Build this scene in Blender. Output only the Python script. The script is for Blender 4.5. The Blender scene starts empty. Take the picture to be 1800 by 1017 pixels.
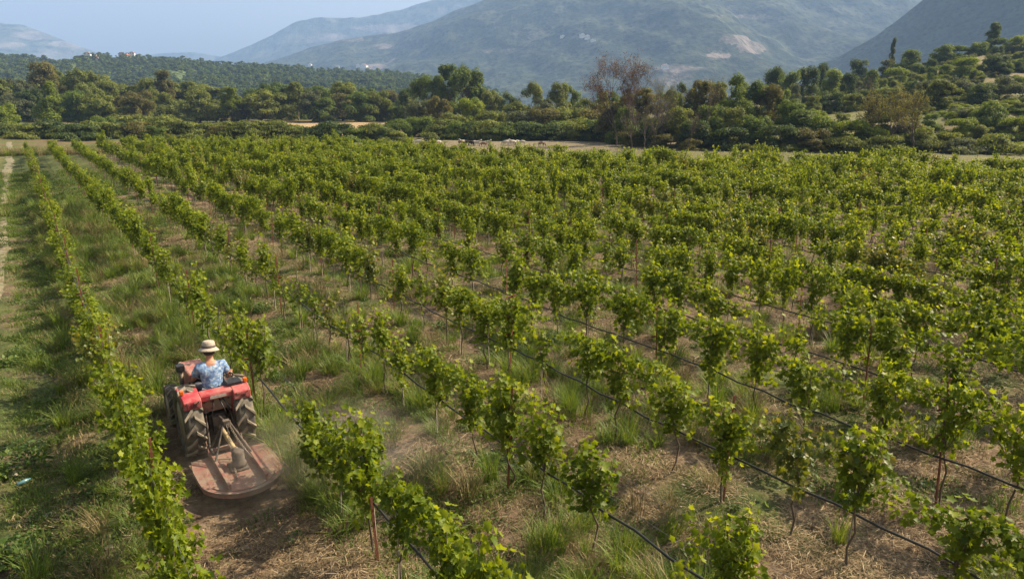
import bpy, math, random
import numpy as np
from mathutils import Vector, Matrix, Euler

# ------------------------------------------------------------------ camera, sky, sun, exposure
SC = bpy.context.scene
COL = SC.collection
FPX, CAMH = 1200.0, 6.2
PITCH = math.atan((508.5 - 185) / FPX)
YAW = math.atan((900 - 20) / (FPX / math.cos(PITCH)))
cam_d = bpy.data.cameras.new('camera')
cam_d.sensor_width = 36.0
cam_d.lens = 36.0 * FPX / 1800.0
cam_d.clip_start = 0.1
cam_d.clip_end = 60000
cam = bpy.data.objects.new('camera', cam_d)
cam.location = (0, 0, CAMH)
cam.rotation_euler = (math.pi / 2 - PITCH, 0, 0)
COL.objects.link(cam)
SC.camera = cam

SUN_EL, SUN_AZ = math.radians(41), math.radians(25)      # azimuth counted from +X towards +Y
W = bpy.data.worlds.new('World')
SC.world = W
W.use_nodes = True
wn = W.node_tree.nodes
wl = W.node_tree.links
bg = wn['Background']
sky = wn.new('ShaderNodeTexSky')
sky.sky_type = 'NISHITA'
sky.sun_disc = False
sky.sun_elevation = SUN_EL
sky.sun_rotation = math.pi / 2 - SUN_AZ
sky.altitude = 300
sky.air_density = 1.0
sky.dust_density = 5.0
sky.ozone_density = 1.5
hsv = wn.new('ShaderNodeHueSaturation')
hsv.inputs['Saturation'].default_value = 0.1
wl.new(sky.outputs[0], hsv.inputs['Color'])
wl.new(hsv.outputs[0], bg.inputs[0])
bg.inputs[1].default_value = 0.075
sun_d = bpy.data.lights.new('sun', 'SUN')
sun_d.energy = 5.0
sun_d.angle = math.radians(0.5)
sun_d.color = (1.0, 0.83, 0.60)
sun = bpy.data.objects.new('sun', sun_d)
sdir = Vector((math.cos(SUN_EL) * math.cos(SUN_AZ), math.cos(SUN_EL) * math.sin(SUN_AZ), math.sin(SUN_EL)))
sun.rotation_euler = sdir.to_track_quat('Z', 'Y').to_euler()
sun.location = (30, 20, 60)
COL.objects.link(sun)
vs = SC.view_settings
vs.view_transform = 'Standard'
vs.look = 'None'
vs.exposure = 1.26
vs.gamma = 1.0
vs.use_curve_mapping = False
SC.cycles.max_bounces = 8
SC.cycles.diffuse_bounces = 3
SC.cycles.transmission_bounces = 4
SC.cycles.volume_bounces = 2
SC.cycles.use_denoising = True

# ------------------------------------------------------------------ geometry of the place
CP, SP = math.cos(PITCH), math.sin(PITCH)
CY, SY = math.cos(YAW), math.sin(YAW)
def ray(px, py):
    cx = (px - 900) / FPX
    cy = (508.5 - py) / FPX
    return np.array([cx, CP + SP * cy, -SP + CP * cy])
def onz(px, py, z=0.0):
    r = ray(px, py)
    t = (z - CAMH) / r[2]
    return r[0] * t, r[1] * t
def at(px, py, Y):
    r = ray(px, py)
    t = Y / r[1]
    return r[0] * t, Y, CAMH + r[2] * t
def pix(X, Y, Z):
    Z = Z - CAMH
    d = Y * CP - Z * SP
    v = Y * SP + Z * CP
    d = np.maximum(d, 1e-3)
    return 900 + FPX * X / d, 508.5 - FPX * v / d
def to_uv(X, Y):                 # v across the rows, u along them
    return X * CY + Y * SY, -X * SY + Y * CY
def to_xy(v, u):
    return v * CY - u * SY, v * SY + u * CY

def hash2(ix, iy, seed):
    h = (ix.astype(np.int64) * 374761393 + iy.astype(np.int64) * 668265263 + seed * 1442695041) & 0xffffffff
    h = ((h ^ (h >> 13)) * 1274126177) & 0xffffffff
    h = h ^ (h >> 16)
    return (h & 0xffffff) / float(0xffffff)
def vnoise(x, y, seed=0):
    x = np.asarray(x, float); y = np.asarray(y, float)
    ix = np.floor(x); iy = np.floor(y)
    fx = x - ix; fy = y - iy
    fx = fx * fx * (3 - 2 * fx); fy = fy * fy * (3 - 2 * fy)
    ix = ix.astype(np.int64); iy = iy.astype(np.int64)
    a = hash2(ix, iy, seed); b = hash2(ix + 1, iy, seed)
    c = hash2(ix, iy + 1, seed); d = hash2(ix + 1, iy + 1, seed)
    return (a * (1 - fx) + b * fx) * (1 - fy) + (c * (1 - fx) + d * fx) * fy
def fbm(x, y, seed=0, octs=4):
    s = 0; a = 0.5; n = 0
    for k in range(octs):
        s = s + a * vnoise(x * 2 ** k + 17.3 * k, y * 2 ** k - 9.1 * k, seed + k)
        n += a; a *= 0.5
    return s / n
def ss(x, a, b):
    t = np.clip((x - a) / (b - a), 0, 1)
    return t * t * (3 - 2 * t)

def gz(X, Y, fine=True):         # height of the ground
    X = np.asarray(X, float); Y = np.asarray(Y, float)
    a = X / np.maximum(Y, 1.0)
    z = 0.02 * np.clip(Y - 140, 0, 110) * ss(a, 0.25, -0.1)
    prof = 0.30 * ss(Y, 92, 118) + 0.12 * ss(Y, 128, 142) + 0.22 * ss(Y, 146, 166) + 0.36 * ss(Y, 170, 215)
    z = z + (4.0 + 17.0 * ss(a, 0.22, 0.72)) * prof * ss(a, 0.14, 0.34) * (1 - 0.7 * ss(Y, 260, 520))
    z = z + 1.1 * (fbm(X / 26, Y / 26, 5) - 0.5) * ss(Y, 98, 150) * 2
    if fine:
        v, u = to_uv(X, Y)
        amp = 1 - ss(Y, 60, 160)
        z = z + amp * (0.10 * (fbm(X / 1.3, Y / 1.3, 2) - 0.5) + 0.05 * (fbm(X / 0.4, Y / 0.4, 3, 2) - 0.5))
        z = z + amp * 0.05 * np.cos(2 * math.pi * (v - 0.75) / 2.58) * (v > -1)
    return z
def gzs(X, Y):
    return float(gz(np.array([X]), np.array([Y]))[0])

ROW0, ROWD = 0.78, 2.58
_e = [to_uv(*onz(px, py, 1.92)) for px, py in
      [(40, 247), (300, 244), (600, 247), (760, 255), (900, 264), (1100, 271), (1300, 273), (1550, 277), (1800, 283), (2000, 290)]]
EV = np.array([e[0] for e in _e]); EU = np.array([e[1] for e in _e])
def edge_u(v):
    return np.interp(v, EV, EU)

# ------------------------------------------------------------------ helpers
def tag(o, label=None, cat=None, group=None, kind=None):
    if label: o['label'] = label
    if cat: o['category'] = cat
    if group: o['group'] = group
    if kind: o['kind'] = kind
    return o
def mesh_np(name, V, F, mat=None, smooth=False, attrs=None):
    """V (n,3); F list of arrays of polygons of equal size, or a plain list of tuples"""
    me = bpy.data.meshes.new(name)
    V = np.asarray(V, np.float32)
    if isinstance(F, np.ndarray):
        n, k = F.shape
        me.vertices.add(len(V)); me.vertices.foreach_set('co', V.ravel())
        me.loops.add(n * k); me.loops.foreach_set('vertex_index', F.astype(np.int32).ravel())
        me.polygons.add(n)
        me.polygons.foreach_set('loop_start', np.arange(0, n * k, k, dtype=np.int32))
        me.polygons.foreach_set('loop_total', np.full(n, k, np.int32))
        me.update(calc_edges=True)
    else:
        me.from_pydata([tuple(map(float, p)) for p in V], [], [tuple(int(i) for i in f) for f in F])
        me.update()
    if attrs:
        for an, (ty, arr) in attrs.items():
            at_ = me.attributes.new(an, ty, 'POINT')
            key = {'FLOAT': 'value', 'FLOAT_COLOR': 'color', 'INT': 'value', 'FLOAT_VECTOR': 'vector'}[ty]
            at_.data.foreach_set(key, np.asarray(arr).ravel())
    if mat: me.materials.append(mat)
    if smooth:
        me.polygons.foreach_set('use_smooth', np.ones(len(me.polygons), bool))
    return me
def link(name, me, parent=None, loc=None, rot=None, scale=None):
    o = bpy.data.objects.new(name, me)
    COL.objects.link(o)
    if parent is not None: o.parent = parent
    if loc is not None: o.location = loc
    if rot is not None: o.rotation_euler = rot
    if scale is not None: o.scale = scale
    return o
def empty(name, loc=(0, 0, 0), rz=0.0):
    o = bpy.data.objects.new(name, None)
    o.empty_display_size = 0.2
    o.location = loc
    o.rotation_euler = (0, 0, rz)
    COL.objects.link(o)
    return o

class MB:
    def __init__(s): s.V = []; s.F = []
    def add(s, V, F):
        b = len(s.V)
        s.V += [tuple(map(float, p)) for p in V]
        s.F += [tuple(i + b for i in f) for f in F]
    def box(s, x0, x1, y0, y1, z0, z1, M=None, taper=1.0):
        cx, cy = (x0 + x1) / 2, (y0 + y1) / 2
        V = [(x0, y0, z0), (x1, y0, z0), (x1, y1, z0), (x0, y1, z0)]
        V += [(cx + (x - cx) * taper, cy + (y - cy) * taper, z1) for x, y, _ in V]
        if M is not None: V = [M @ Vector(p) for p in V]
        s.add(V, [(3, 2, 1, 0), (4, 5, 6, 7), (0, 1, 5, 4), (1, 2, 6, 5), (2, 3, 7, 6), (3, 0, 4, 7)])
    def tube(s, pts, r, n=8, caps=True):
        pts = [Vector(p) for p in pts]
        rs = r if hasattr(r, '__len__') else [r] * len(pts)
        V = []; F = []
        up = Vector((0.13, 0.21, 0.97))
        for i, p in enumerate(pts):
            d = (pts[min(i + 1, len(pts) - 1)] - pts[max(i - 1, 0)]).normalized()
            a = d.cross(up)
            if a.length < 1e-3: a = d.cross(Vector((1, 0, 0)))
            a.normalize(); b = d.cross(a)
            for k in range(n):
                t = 2 * math.pi * k / n
                V.append(p + (a * math.cos(t) + b * math.sin(t)) * rs[i])
        for i in range(len(pts) - 1):
            for k in range(n):
                F.append((i * n + k, i * n + (k + 1) % n, (i + 1) * n + (k + 1) % n, (i + 1) * n + k))
        if caps:
            F.append(tuple(range(n))); F.append(tuple(reversed(range((len(pts) - 1) * n, len(pts) * n))))
        s.add(V, F)
    def lathe(s, prof, n=24, M=None, closed=False):
        """prof: (radius, height) pairs turned about local Z"""
        V = []; F = []
        for r, z in prof:
            for k in range(n):
                t = 2 * math.pi * k / n
                p = Vector((r * math.cos(t), r * math.sin(t), z))
                V.append(M @ p if M is not None else p)
        m = len(prof)
        for i in range(m - 1 if not closed else m):
            j = (i + 1) % m
            for k in range(n):
                F.append((i * n + k, i * n + (k + 1) % n, j * n + (k + 1) % n, j * n + k))
        if not closed:
            F.append(tuple(reversed(range(n)))); F.append(tuple(range((m - 1) * n, m * n)))
        s.add(V, F)
    def prism(s, poly, x0, x1, axis='x'):
        """poly in the plane across the axis"""
        n = len(poly)
        def P(a, b, c): return (c, a, b) if axis == 'x' else ((a, c, b) if axis == 'y' else (a, b, c))
        V = [P(a, b, x0) for a, b in poly] + [P(a, b, x1) for a, b in poly]
        F = [tuple(range(n)), tuple(reversed(range(n, 2 * n)))]
        F += [(i, i + n, (i + 1) % n + n, (i + 1) % n) for i in range(n)]
        s.add(V, F)
    def mesh(s, name, mat, smooth=False):
        me = mesh_np(name, s.V, s.F, mat, smooth)
        return me
    def build(s, name, mat, parent=None, smooth=False, bevel=0.0, loc=None, rot=None):
        me = s.mesh(name, mat, smooth)
        import bmesh
        bm = bmesh.new(); bm.from_mesh(me)
        bmesh.ops.recalc_face_normals(bm, faces=bm.faces)
        bm.to_mesh(me); bm.free()
        o = link(name, me, parent, loc, rot)
        if bevel > 0:
            m = o.modifiers.new('edge', 'BEVEL'); m.width = bevel; m.segments = 2; m.limit_method = 'ANGLE'
        return o

def cards(template, faces, pos, tang, norm, size, extra=None):
    """copies of a small leaf shape: template (k,3) with y along tang, z along norm"""
    n = len(pos); k = len(template)
    y = tang / np.linalg.norm(tang, axis=1, keepdims=True)
    x = np.cross(y, norm); x /= np.maximum(np.linalg.norm(x, axis=1, keepdims=True), 1e-6)
    z = np.cross(x, y)
    T = np.asarray(template)[None, :, :]
    sz = np.asarray(size).reshape(-1, 1, 1) if np.ndim(size) else size
    V = pos[:, None, :] + sz * (T[..., 0:1] * x[:, None, :] + T[..., 1:2] * y[:, None, :] + T[..., 2:3] * z[:, None, :])
    Fa = np.asarray(faces)[None] + (np.arange(n) * k)[:, None, None]
    return V.reshape(-1, 3), Fa.reshape(-1, len(faces[0]))

# ------------------------------------------------------------------ materials
def newmat(name):
    m = bpy.data.materials.new(name); m.use_nodes = True
    nt = m.node_tree
    return m, nt, nt.nodes, nt.links, nt.nodes['Principled BSDF']
def ramp(nodes, stops):
    r = nodes.new('ShaderNodeValToRGB')
    cr = r.color_ramp
    while len(cr.elements) < len(stops): cr.elements.new(0.5)
    for e, (p, c) in zip(cr.elements, stops):
        e.position = p; e.color = (*c, 1)
    return r
def leaf_mat(name, c_dark, c_mid, c_light, transl=0.35, tcol=None, rough=0.5, spec=0.35, hue=0.25):
    m, nt, N, L, b = newmat(name)
    a = N.new('ShaderNodeAttribute'); a.attribute_name = 'tint'
    oi = N.new('ShaderNodeObjectInfo')
    ad = N.new('ShaderNodeMath'); ad.operation = 'MULTIPLY_ADD'
    ad.inputs[1].default_value = hue
    L.new(oi.outputs['Random'], ad.inputs[0]); L.new(a.outputs['Fac'], ad.inputs[2])
    sb = N.new('ShaderNodeMath'); sb.operation = 'SUBTRACT'; sb.inputs[1].default_value = hue / 2
    L.new(ad.outputs[0], sb.inputs[0])
    r = ramp(N, [(0.0, c_dark), (0.55, c_mid), (1.0, c_light)])
    L.new(sb.outputs[0], r.inputs[0])
    L.new(r.outputs[0], b.inputs['Base Color'])
    b.inputs['Roughness'].default_value = rough
    b.inputs['Specular IOR Level'].default_value = spec
    if transl > 0:
        t = N.new('ShaderNodeBsdfTranslucent')
        mul = N.new('ShaderNodeMix'); mul.data_type = 'RGBA'; mul.blend_type = 'MULTIPLY'
        mul.inputs[0].default_value = 1.0
        L.new(r.outputs[0], mul.inputs[6]); mul.inputs[7].default_value = (*(tcol or (1.5, 1.35, 0.6)), 1)
        L.new(mul.outputs[2], t.inputs[0])
        mx = N.new('ShaderNodeMixShader'); mx.inputs[0].default_value = transl
        L.new(b.outputs[0], mx.inputs[1]); L.new(t.outputs[0], mx.inputs[2])
        L.new(mx.outputs[0], N['Material Output'].inputs['Surface'])
    return m
def plain(name, col, rough=0.6, metal=0.0, var=0.25, scale=9.0, col2=None, dust=None, dust_amt=0.5, bump=0.0, spec=0.5):
    """solid colour with noise wear; dust: a second colour laid in patches, stronger on upward faces"""
    m, nt, N, L, b = newmat(name)
    tc = N.new('ShaderNodeTexCoord')
    no = N.new('ShaderNodeTexNoise'); no.inputs['Scale'].default_value = scale; no.inputs['Detail'].default_value = 6
    L.new(tc.outputs['Object'], no.inputs['Vector'])
    c2 = col2 or tuple(c * (1 - var) for c in col)
    r = ramp(N, [(0.3, c2), (0.7, col)])
    L.new(no.outputs[0], r.inputs[0])
    out = r.outputs[0]
    if dust:
        n2 = N.new('ShaderNodeTexNoise'); n2.inputs['Scale'].default_value = scale * 0.6; n2.inputs['Detail'].default_value = 8
        n2.inputs['Roughness'].default_value = 0.7
        L.new(tc.outputs['Object'], n2.inputs['Vector'])
        mr = N.new('ShaderNodeMapRange')
        mr.inputs[1].default_value = 0.62 - dust_amt * 0.45; mr.inputs[2].default_value = 0.72 - dust_amt * 0.2
        L.new(n2.outputs[0], mr.inputs[0])
        mx = N.new('ShaderNodeMix'); mx.data_type = 'RGBA'
        L.new(mr.outputs[0], mx.inputs[0]); L.new(out, mx.inputs[6]); mx.inputs[7].default_value = (*dust, 1)
        out = mx.outputs[2]
        rr = N.new('ShaderNodeMapRange'); rr.inputs[3].default_value = rough; rr.inputs[4].default_value = 0.9
        L.new(mr.outputs[0], rr.inputs[0]); L.new(rr.outputs[0], b.inputs['Roughness'])
    else:
        b.inputs['Roughness'].default_value = rough
    L.new(out, b.inputs['Base Color'])
    b.inputs['Metallic'].default_value = metal
    b.inputs['Specular IOR Level'].default_value = spec
    if bump > 0:
        bp = N.new('ShaderNodeBump'); bp.inputs['Strength'].default_value = bump; bp.inputs['Distance'].default_value = 0.01
        L.new(no.outputs[0], bp.inputs['Height']); L.new(bp.outputs[0], b.inputs['Normal'])
    return m

M = {}
M['vine'] = leaf_mat('vine_leaf', (0.058, 0.098, 0.008), (0.140, 0.193, 0.011), (0.285, 0.325, 0.028), 0.47, (1.6, 1.42, 0.42), 0.5, 0.22, 0.22)
M['vine_yellow'] = leaf_mat('vine_leaf_turning', (0.05, 0.085, 0.012), (0.12, 0.15, 0.018), (0.26, 0.22, 0.04), 0.42, (1.7, 1.4, 0.5), 0.45, 0.4, 0.2)
M['bark'] = plain('vine_bark', (0.13, 0.095, 0.065), 0.9, scale=30, bump=0.5)
M['cane'] = plain('cane', (0.30, 0.27, 0.21), 0.8, scale=14, col2=(0.17, 0.14, 0.10))
M['rust'] = plain('rusty_iron', (0.22, 0.075, 0.035), 0.85, scale=22, col2=(0.12, 0.04, 0.022), bump=0.4)
M['rust_pale'] = plain('weathered_iron', (0.33, 0.25, 0.21), 0.8, scale=22, col2=(0.24, 0.12, 0.08))
M['hose'] = plain('black_polythene', (0.012, 0.013, 0.016), 0.38, scale=3, col2=(0.03, 0.028, 0.025))
M['wire'] = plain('galvanised_wire', (0.32, 0.31, 0.29), 0.45, 0.8, scale=4)
M['grass_green'] = leaf_mat('grass_blade', (0.055, 0.105, 0.016), (0.120, 0.185, 0.030), (0.26, 0.29, 0.08), 0.4, (1.5, 1.4, 0.5), 0.5, 0.3, 0.3)
M['grass_short'] = leaf_mat('turf_blade', (0.055, 0.098, 0.018), (0.115, 0.172, 0.032), (0.24, 0.26, 0.08), 0.4, (1.4, 1.3, 0.6), 0.6, 0.25, 0.35)
M['grass_dry'] = leaf_mat('dry_blade', (0.13, 0.105, 0.050), (0.24, 0.195, 0.090), (0.38, 0.32, 0.17), 0.2, (1.2, 1.1, 0.8), 0.7, 0.2, 0.3)
M['straw'] = leaf_mat('cut_straw', (0.12, 0.085, 0.048), (0.26, 0.19, 0.11), (0.44, 0.35, 0.22), 0.1, (1.1, 1, 0.8), 0.75, 0.2, 0.3)
M['weed'] = leaf_mat('weed_leaf', (0.035, 0.07, 0.014), (0.07, 0.12, 0.022), (0.15, 0.20, 0.04), 0.35, (1.5, 1.4, 0.5), 0.55, 0.3, 0.3)
# crowns
CK = {
 'olive': ((0.070, 0.090, 0.022), (0.165, 0.195, 0.042), (0.285, 0.305, 0.075)),
 'green': ((0.048, 0.080, 0.018), (0.122, 0.172, 0.032), (0.225, 0.275, 0.060)),
 'yellow': ((0.085, 0.120, 0.012), (0.190, 0.245, 0.020), (0.290, 0.330, 0.045)),
 'dark': ((0.032, 0.052, 0.018), (0.075, 0.110, 0.032), (0.140, 0.178, 0.054)),
 'brown': ((0.066, 0.066, 0.022), (0.145, 0.138, 0.042), (0.230, 0.215, 0.070)),
 'grey': ((0.050, 0.064, 0.034), (0.110, 0.130, 0.066), (0.180, 0.200, 0.110)),
 'red': ((0.055, 0.030, 0.022), (0.110, 0.060, 0.042), (0.170, 0.100, 0.065)),
}
for k, c in CK.items():
    M['crown_' + k] = leaf_mat('crown_' + k, *c, transl=0.40, tcol=(1.5, 1.4, 0.55), rough=0.65, spec=0.2, hue=0.22)
M['trunk'] = plain('tree_bark', (0.12, 0.095, 0.07), 0.95, scale=6, bump=0.5)
M['trunk_grey'] = plain('grey_bark', (0.10, 0.075, 0.062), 0.95, scale=6, bump=0.5)

# ------------------------------------------------------------------ ground sheet
DEC = [  # clear patches of land beyond the field: (px, py, Y, half width m, half depth m, colour, softness)
]
def ground_color(X, Y):
    v, u = to_uv(X, Y)
    n = len(X)
    c = np.zeros((n, 3))
    soil = np.array([0.118, 0.082, 0.056]); soil2 = np.array([0.205, 0.152, 0.104])
    turf = np.array([0.050, 0.070, 0.020]); turf2 = np.array([0.090, 0.105, 0.035]); dry = np.array([0.24, 0.19, 0.095])
    n1 = fbm(X / 1.6, Y / 1.6, 11)[:, None]; n2 = fbm(X / 5, Y / 5, 12)[:, None]; n3 = fbm(X / 0.35, Y / 0.35, 13, 3)[:, None]
    so = soil + (soil2 - soil) * ss(n3, 0.35, 0.65)
    tu = turf + (turf2 - turf) * ss(n3, 0.3, 0.7)
    g = 0.30 + 0.60 * (v < 0.6) + 0.38 * ((v >= 0.6) & (v < 6.2)) * ss(u, 12, 17) + 0.0 * v
    g = g + 0.25 * ss(u, 35, 80)
    g = g + 0.30 * np.exp(-((np.mod(v - ROW0 + ROWD / 2, ROWD) - ROWD / 2) / 0.45) ** 2) * (v > 0)
    gm = ss(g[:, None] + (n1 - 0.5) * 1.3 + (n2 - 0.5) * 1.0, 0.42, 0.75)
    c = so * (1 - gm) + tu * gm
    # left of the track: dry trampled grass
    lm = ss(-v, 1.5, 2.3)[:, None]
    lt = dry * 0.8 * (1 - ss(n1, 0.35, 0.6)) + turf2 * 1.1 * ss(n1, 0.35, 0.6)
    c = c * (1 - lm) + lt * lm
    # beyond the vines
    out = ss(u - edge_u(v), 0.5, 3.0)[:, None]
    rough_g = turf2 * 1.05 * (1 - ss(n2, 0.4, 0.62)) + dry * 0.55 * ss(n2, 0.4, 0.62)
    c = c * (1 - out) + rough_g * out
    # grazed field with the sheep: pinkish stubble
    sx, sy = X, Y
    sm = (ss(sy, 94, 98) * (1 - ss(sy + 0.10 * np.abs(sx), 127, 131)) * ss(sx, -24, -20) * (1 - ss(sx, 22, 30)))[:, None]
    pk = np.array([0.165, 0.140, 0.090]) * (0.85 + 0.3 * n1)
    c = c * (1 - sm) + pk * sm
    # strip behind the vines on the right: bleached grass
    am = (ss(X / np.maximum(Y, 1), 0.12, 0.2))[:, None]
    bl = (out * am * (1 - ss(Y, 96, 106)[:, None]))
    c = c * (1 - bl) + np.array([0.115, 0.110, 0.048]) * (0.8 + 0.4 * n1) * bl
    # hillside on the right
    hm = (ss(X / np.maximum(Y, 1), 0.14, 0.3) * ss(Y, 100, 112) * (1 - ss(Y, 400, 600)))[:, None]
    hc = turf2 * 1.0 * (1 - ss(n2, 0.42, 0.55)) + np.array([0.17, 0.14, 0.075]) * ss(n2, 0.42, 0.55)
    hc2 = np.array([0.165, 0.138, 0.078]) * (0.75 + 0.5 * n1)
    up = ss(Y, 150, 175)[:, None]
    hc = hc * (1 - up) + hc2 * up
    c = c * (1 - hm) + hc * hm
    # small meadow terrace
    q = (np.abs(X / np.maximum(Y, 1) - 0.50) < 0.055) & (Y > 119) & (Y < 142)
    c[q] = np.array([0.125, 0.125, 0.045]) * (0.8 + 0.4 * n1[q])
    # fields in the valley, left
    lf = (X / np.maximum(Y, 1) < 0.15)
    q = lf & (Y > 146) & (Y < 206)
    strip = ss(X, -95, -75)
    c[q & (strip > 0.45)] = np.array([0.33, 0.245, 0.145])
    c[q & (strip <= 0.45)] = np.array([0.13, 0.15, 0.045])
    q = lf & (Y > 330)
    c[q] = np.array([0.08, 0.10, 0.045]) + np.array([0.12, 0.09, 0.04]) * ss(fbm(X[q] / 90, Y[q] / 60, 31), 0.5, 0.65)[:, None]
    return np.clip(c, 0.01, 0.6)

aa = np.concatenate([np.linspace(-2.6, -1.0, 26)[:-1], np.linspace(-1.0, 1.0, 470), np.linspace(1.0, 2.6, 26)[1:]])
ya = list(np.arange(-14, 26, 0.16))
while ya[-1] < 5850: ya.append(ya[-1] + max(0.16, 0.0165 * (ya[-1] + 2) * (1 + (ya[-1] > 300))))
ya = np.array(ya)
A, YY = np.meshgrid(aa, ya)
XX = np.clip(A * (YY + 20), -8200 + 20 * A, 8200 + 20 * A)
gX, gY = XX.ravel(), YY.ravel()
gZ = gz(gX, gY)
col = np.concatenate([ground_color(gX, gY), np.ones((len(gX), 1))], 1)
nr, nc = XX.shape
ii = np.arange(nr * nc).reshape(nr, nc)
GF = np.stack([ii[:-1, :-1], ii[:-1, 1:], ii[1:, 1:], ii[1:, :-1]], -1).reshape(-1, 4)
m, nt, N, L, b = newmat('field_ground')
at_ = N.new('ShaderNodeAttribute'); at_.attribute_name = 'base'
tc = N.new('ShaderNodeTexCoord')
n1 = N.new('ShaderNodeTexNoise'); n1.inputs['Scale'].default_value = 9; n1.inputs['Detail'].default_value = 8; n1.inputs['Roughness'].default_value = 0.72
n2 = N.new('ShaderNodeTexNoise'); n2.inputs['Scale'].default_value = 0.5; n2.inputs['Detail'].default_value = 6
L.new(tc.outputs['Object'], n1.inputs['Vector']); L.new(tc.outputs['Object'], n2.inputs['Vector'])
r1 = ramp(N, [(0.30, (0.50, 0.48, 0.46)), (0.50, (0.95, 0.95, 0.95)), (0.72, (1.55, 1.48, 1.38))])
r2 = ramp(N, [(0.3, (0.78, 0.80, 0.78)), (0.7, (1.2, 1.16, 1.1))])
L.new(n1.outputs[0], r1.inputs[0]); L.new(n2.outputs[0], r2.inputs[0])
mA = N.new('ShaderNodeMix'); mA.data_type = 'RGBA'; mA.blend_type = 'MULTIPLY'; mA.inputs[0].default_value = 1
mB = N.new('ShaderNodeMix'); mB.data_type = 'RGBA'; mB.blend_type = 'MULTIPLY'; mB.inputs[0].default_value = 1
L.new(at_.outputs['Color'], mA.inputs[6]); L.new(r1.outputs[0], mA.inputs[7])
L.new(mA.outputs[2], mB.inputs[6]); L.new(r2.outputs[0], mB.inputs[7])
L.new(mB.outputs[2], b.inputs['Base Color'])
b.inputs['Roughness'].default_value = 0.95; b.inputs['Specular IOR Level'].default_value = 0.15
bp = N.new('ShaderNodeBump'); bp.inputs['Strength'].default_value = 0.9; bp.inputs['Distance'].default_value = 0.06
L.new(n1.outputs[0], bp.inputs['Height']); L.new(bp.outputs[0], b.inputs['Normal'])
M['ground'] = m
ground = link('ground', mesh_np('ground', np.stack([gX, gY, gZ], 1), GF, m, True, {'base': ('FLOAT_COLOR', col)}))
tag(ground, kind='structure')

# track along the left side of the field
us = np.concatenate([np.arange(-6, 40, 0.25), np.arange(40, 150, 1.0)])
pv = []
for u in us:
    w = 0.30 + 0.10 * math.sin(u * 0.7) + 0.25 * float(ss(u, 20, 110))
    c0 = -1.45 + 0.12 * math.sin(u * 0.21) + 0.25 * float(ss(u, 20, 90)) * 1.0
    for s in (-1, -0.5, 0, 0.5, 1):
        x, y = to_xy(c0 + s * w * (1 + 0.25 * (vnoise(u * 1.7, s * 3 + 5, 8) - 0.5)), u)
        pv.append((x, y, 0.0))
pv = np.array(pv)
pv[:, 2] = gz(pv[:, 0], pv[:, 1]) + np.where(np.arange(len(pv)) % 5 % 4 == 0, -0.03, 0.012)
k = len(us); ii = np.arange(k * 5).reshape(k, 5)
PF = np.stack([ii[:-1, :-1], ii[:-1, 1:], ii[1:, 1:], ii[1:, :-1]], -1).reshape(-1, 4)
M['path'] = plain('dusty_track', (0.27, 0.215, 0.145), 0.95, scale=5, col2=(0.16, 0.135, 0.08), dust=(0.10, 0.11, 0.045), dust_amt=0.45, bump=0.5)
tag(link('path', mesh_np('path', pv, PF, M['path'], True)), kind='structure')

# ------------------------------------------------------------------ mountains
def mountain_mat(name, low, scrub, rock, bare, sc, rocky):
    m, nt, N, L, b = newmat(name)
    tc = N.new('ShaderNodeTexCoord')
    mp = N.new('ShaderNodeMapping'); L.new(tc.outputs['Object'], mp.inputs[0])
    mp.inputs['Scale'].default_value = (1, .55, 1)
    def noise(s, d=8, r=0.6):
        n = N.new('ShaderNodeTexNoise'); n.inputs['Scale'].default_value = s; n.inputs['Detail'].default_value = d
        n.inputs['Roughness'].default_value = r
        L.new(mp.outputs[0], n.inputs['Vector']); return n
    a = noise(sc); r1 = ramp(N, [(0.38, low), (0.50, scrub), (0.62, tuple(c * 1.25 for c in low))])
    L.new(a.outputs[0], r1.inputs[0])
    vo = N.new('ShaderNodeTexVoronoi'); vo.inputs['Scale'].default_value = sc * 5
    L.new(mp.outputs[0], vo.inputs['Vector'])
    rv = ramp(N, [(0.18, (0.20, 0.22, 0.21)), (0.50, (1.7, 1.6, 1.5))]); L.new(vo.outputs['Distance'], rv.inputs[0])
    mu = N.new('ShaderNodeMix'); mu.data_type = 'RGBA'; mu.blend_type = 'MULTIPLY'; mu.inputs[0].default_value = 0.85
    L.new(r1.outputs[0], mu.inputs[6]); L.new(rv.outputs[0], mu.inputs[7])
    b2 = noise(sc * 0.33, 10, 0.68)
    at_ = N.new('ShaderNodeAttribute'); at_.attribute_name = 'bare'
    ad = N.new('ShaderNodeMath'); ad.operation = 'ADD'; L.new(b2.outputs[0], ad.inputs[0]); L.new(at_.outputs['Fac'], ad.inputs[1])
    mr = N.new('ShaderNodeMapRange'); mr.inputs[1].default_value = 1 - rocky; mr.inputs[2].default_value = 1.08 - rocky
    L.new(ad.outputs[0], mr.inputs[0])
    c = noise(sc * 3); r3 = ramp(N, [(0.40, rock), (0.6, bare)]); L.new(c.outputs[0], r3.inputs[0])
    mx = N.new('ShaderNodeMix'); mx.data_type = 'RGBA'
    L.new(mr.outputs[0], mx.inputs[0]); L.new(mu.outputs[2], mx.inputs[6]); L.new(r3.outputs[0], mx.inputs[7])
    L.new(mx.outputs[2], b.inputs['Base Color'])
    b.inputs['Roughness'].default_value = 1; b.inputs['Specular IOR Level'].default_value = 0.05
    bp = N.new('ShaderNodeBump'); bp.inputs['Strength'].default_value = 1.0; bp.inputs['Distance'].default_value = 0.35 / sc
    L.new(a.outputs[0], bp.inputs['Height']); L.new(bp.outputs[0], b.inputs['Normal'])
    return m
MTN = {}
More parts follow.
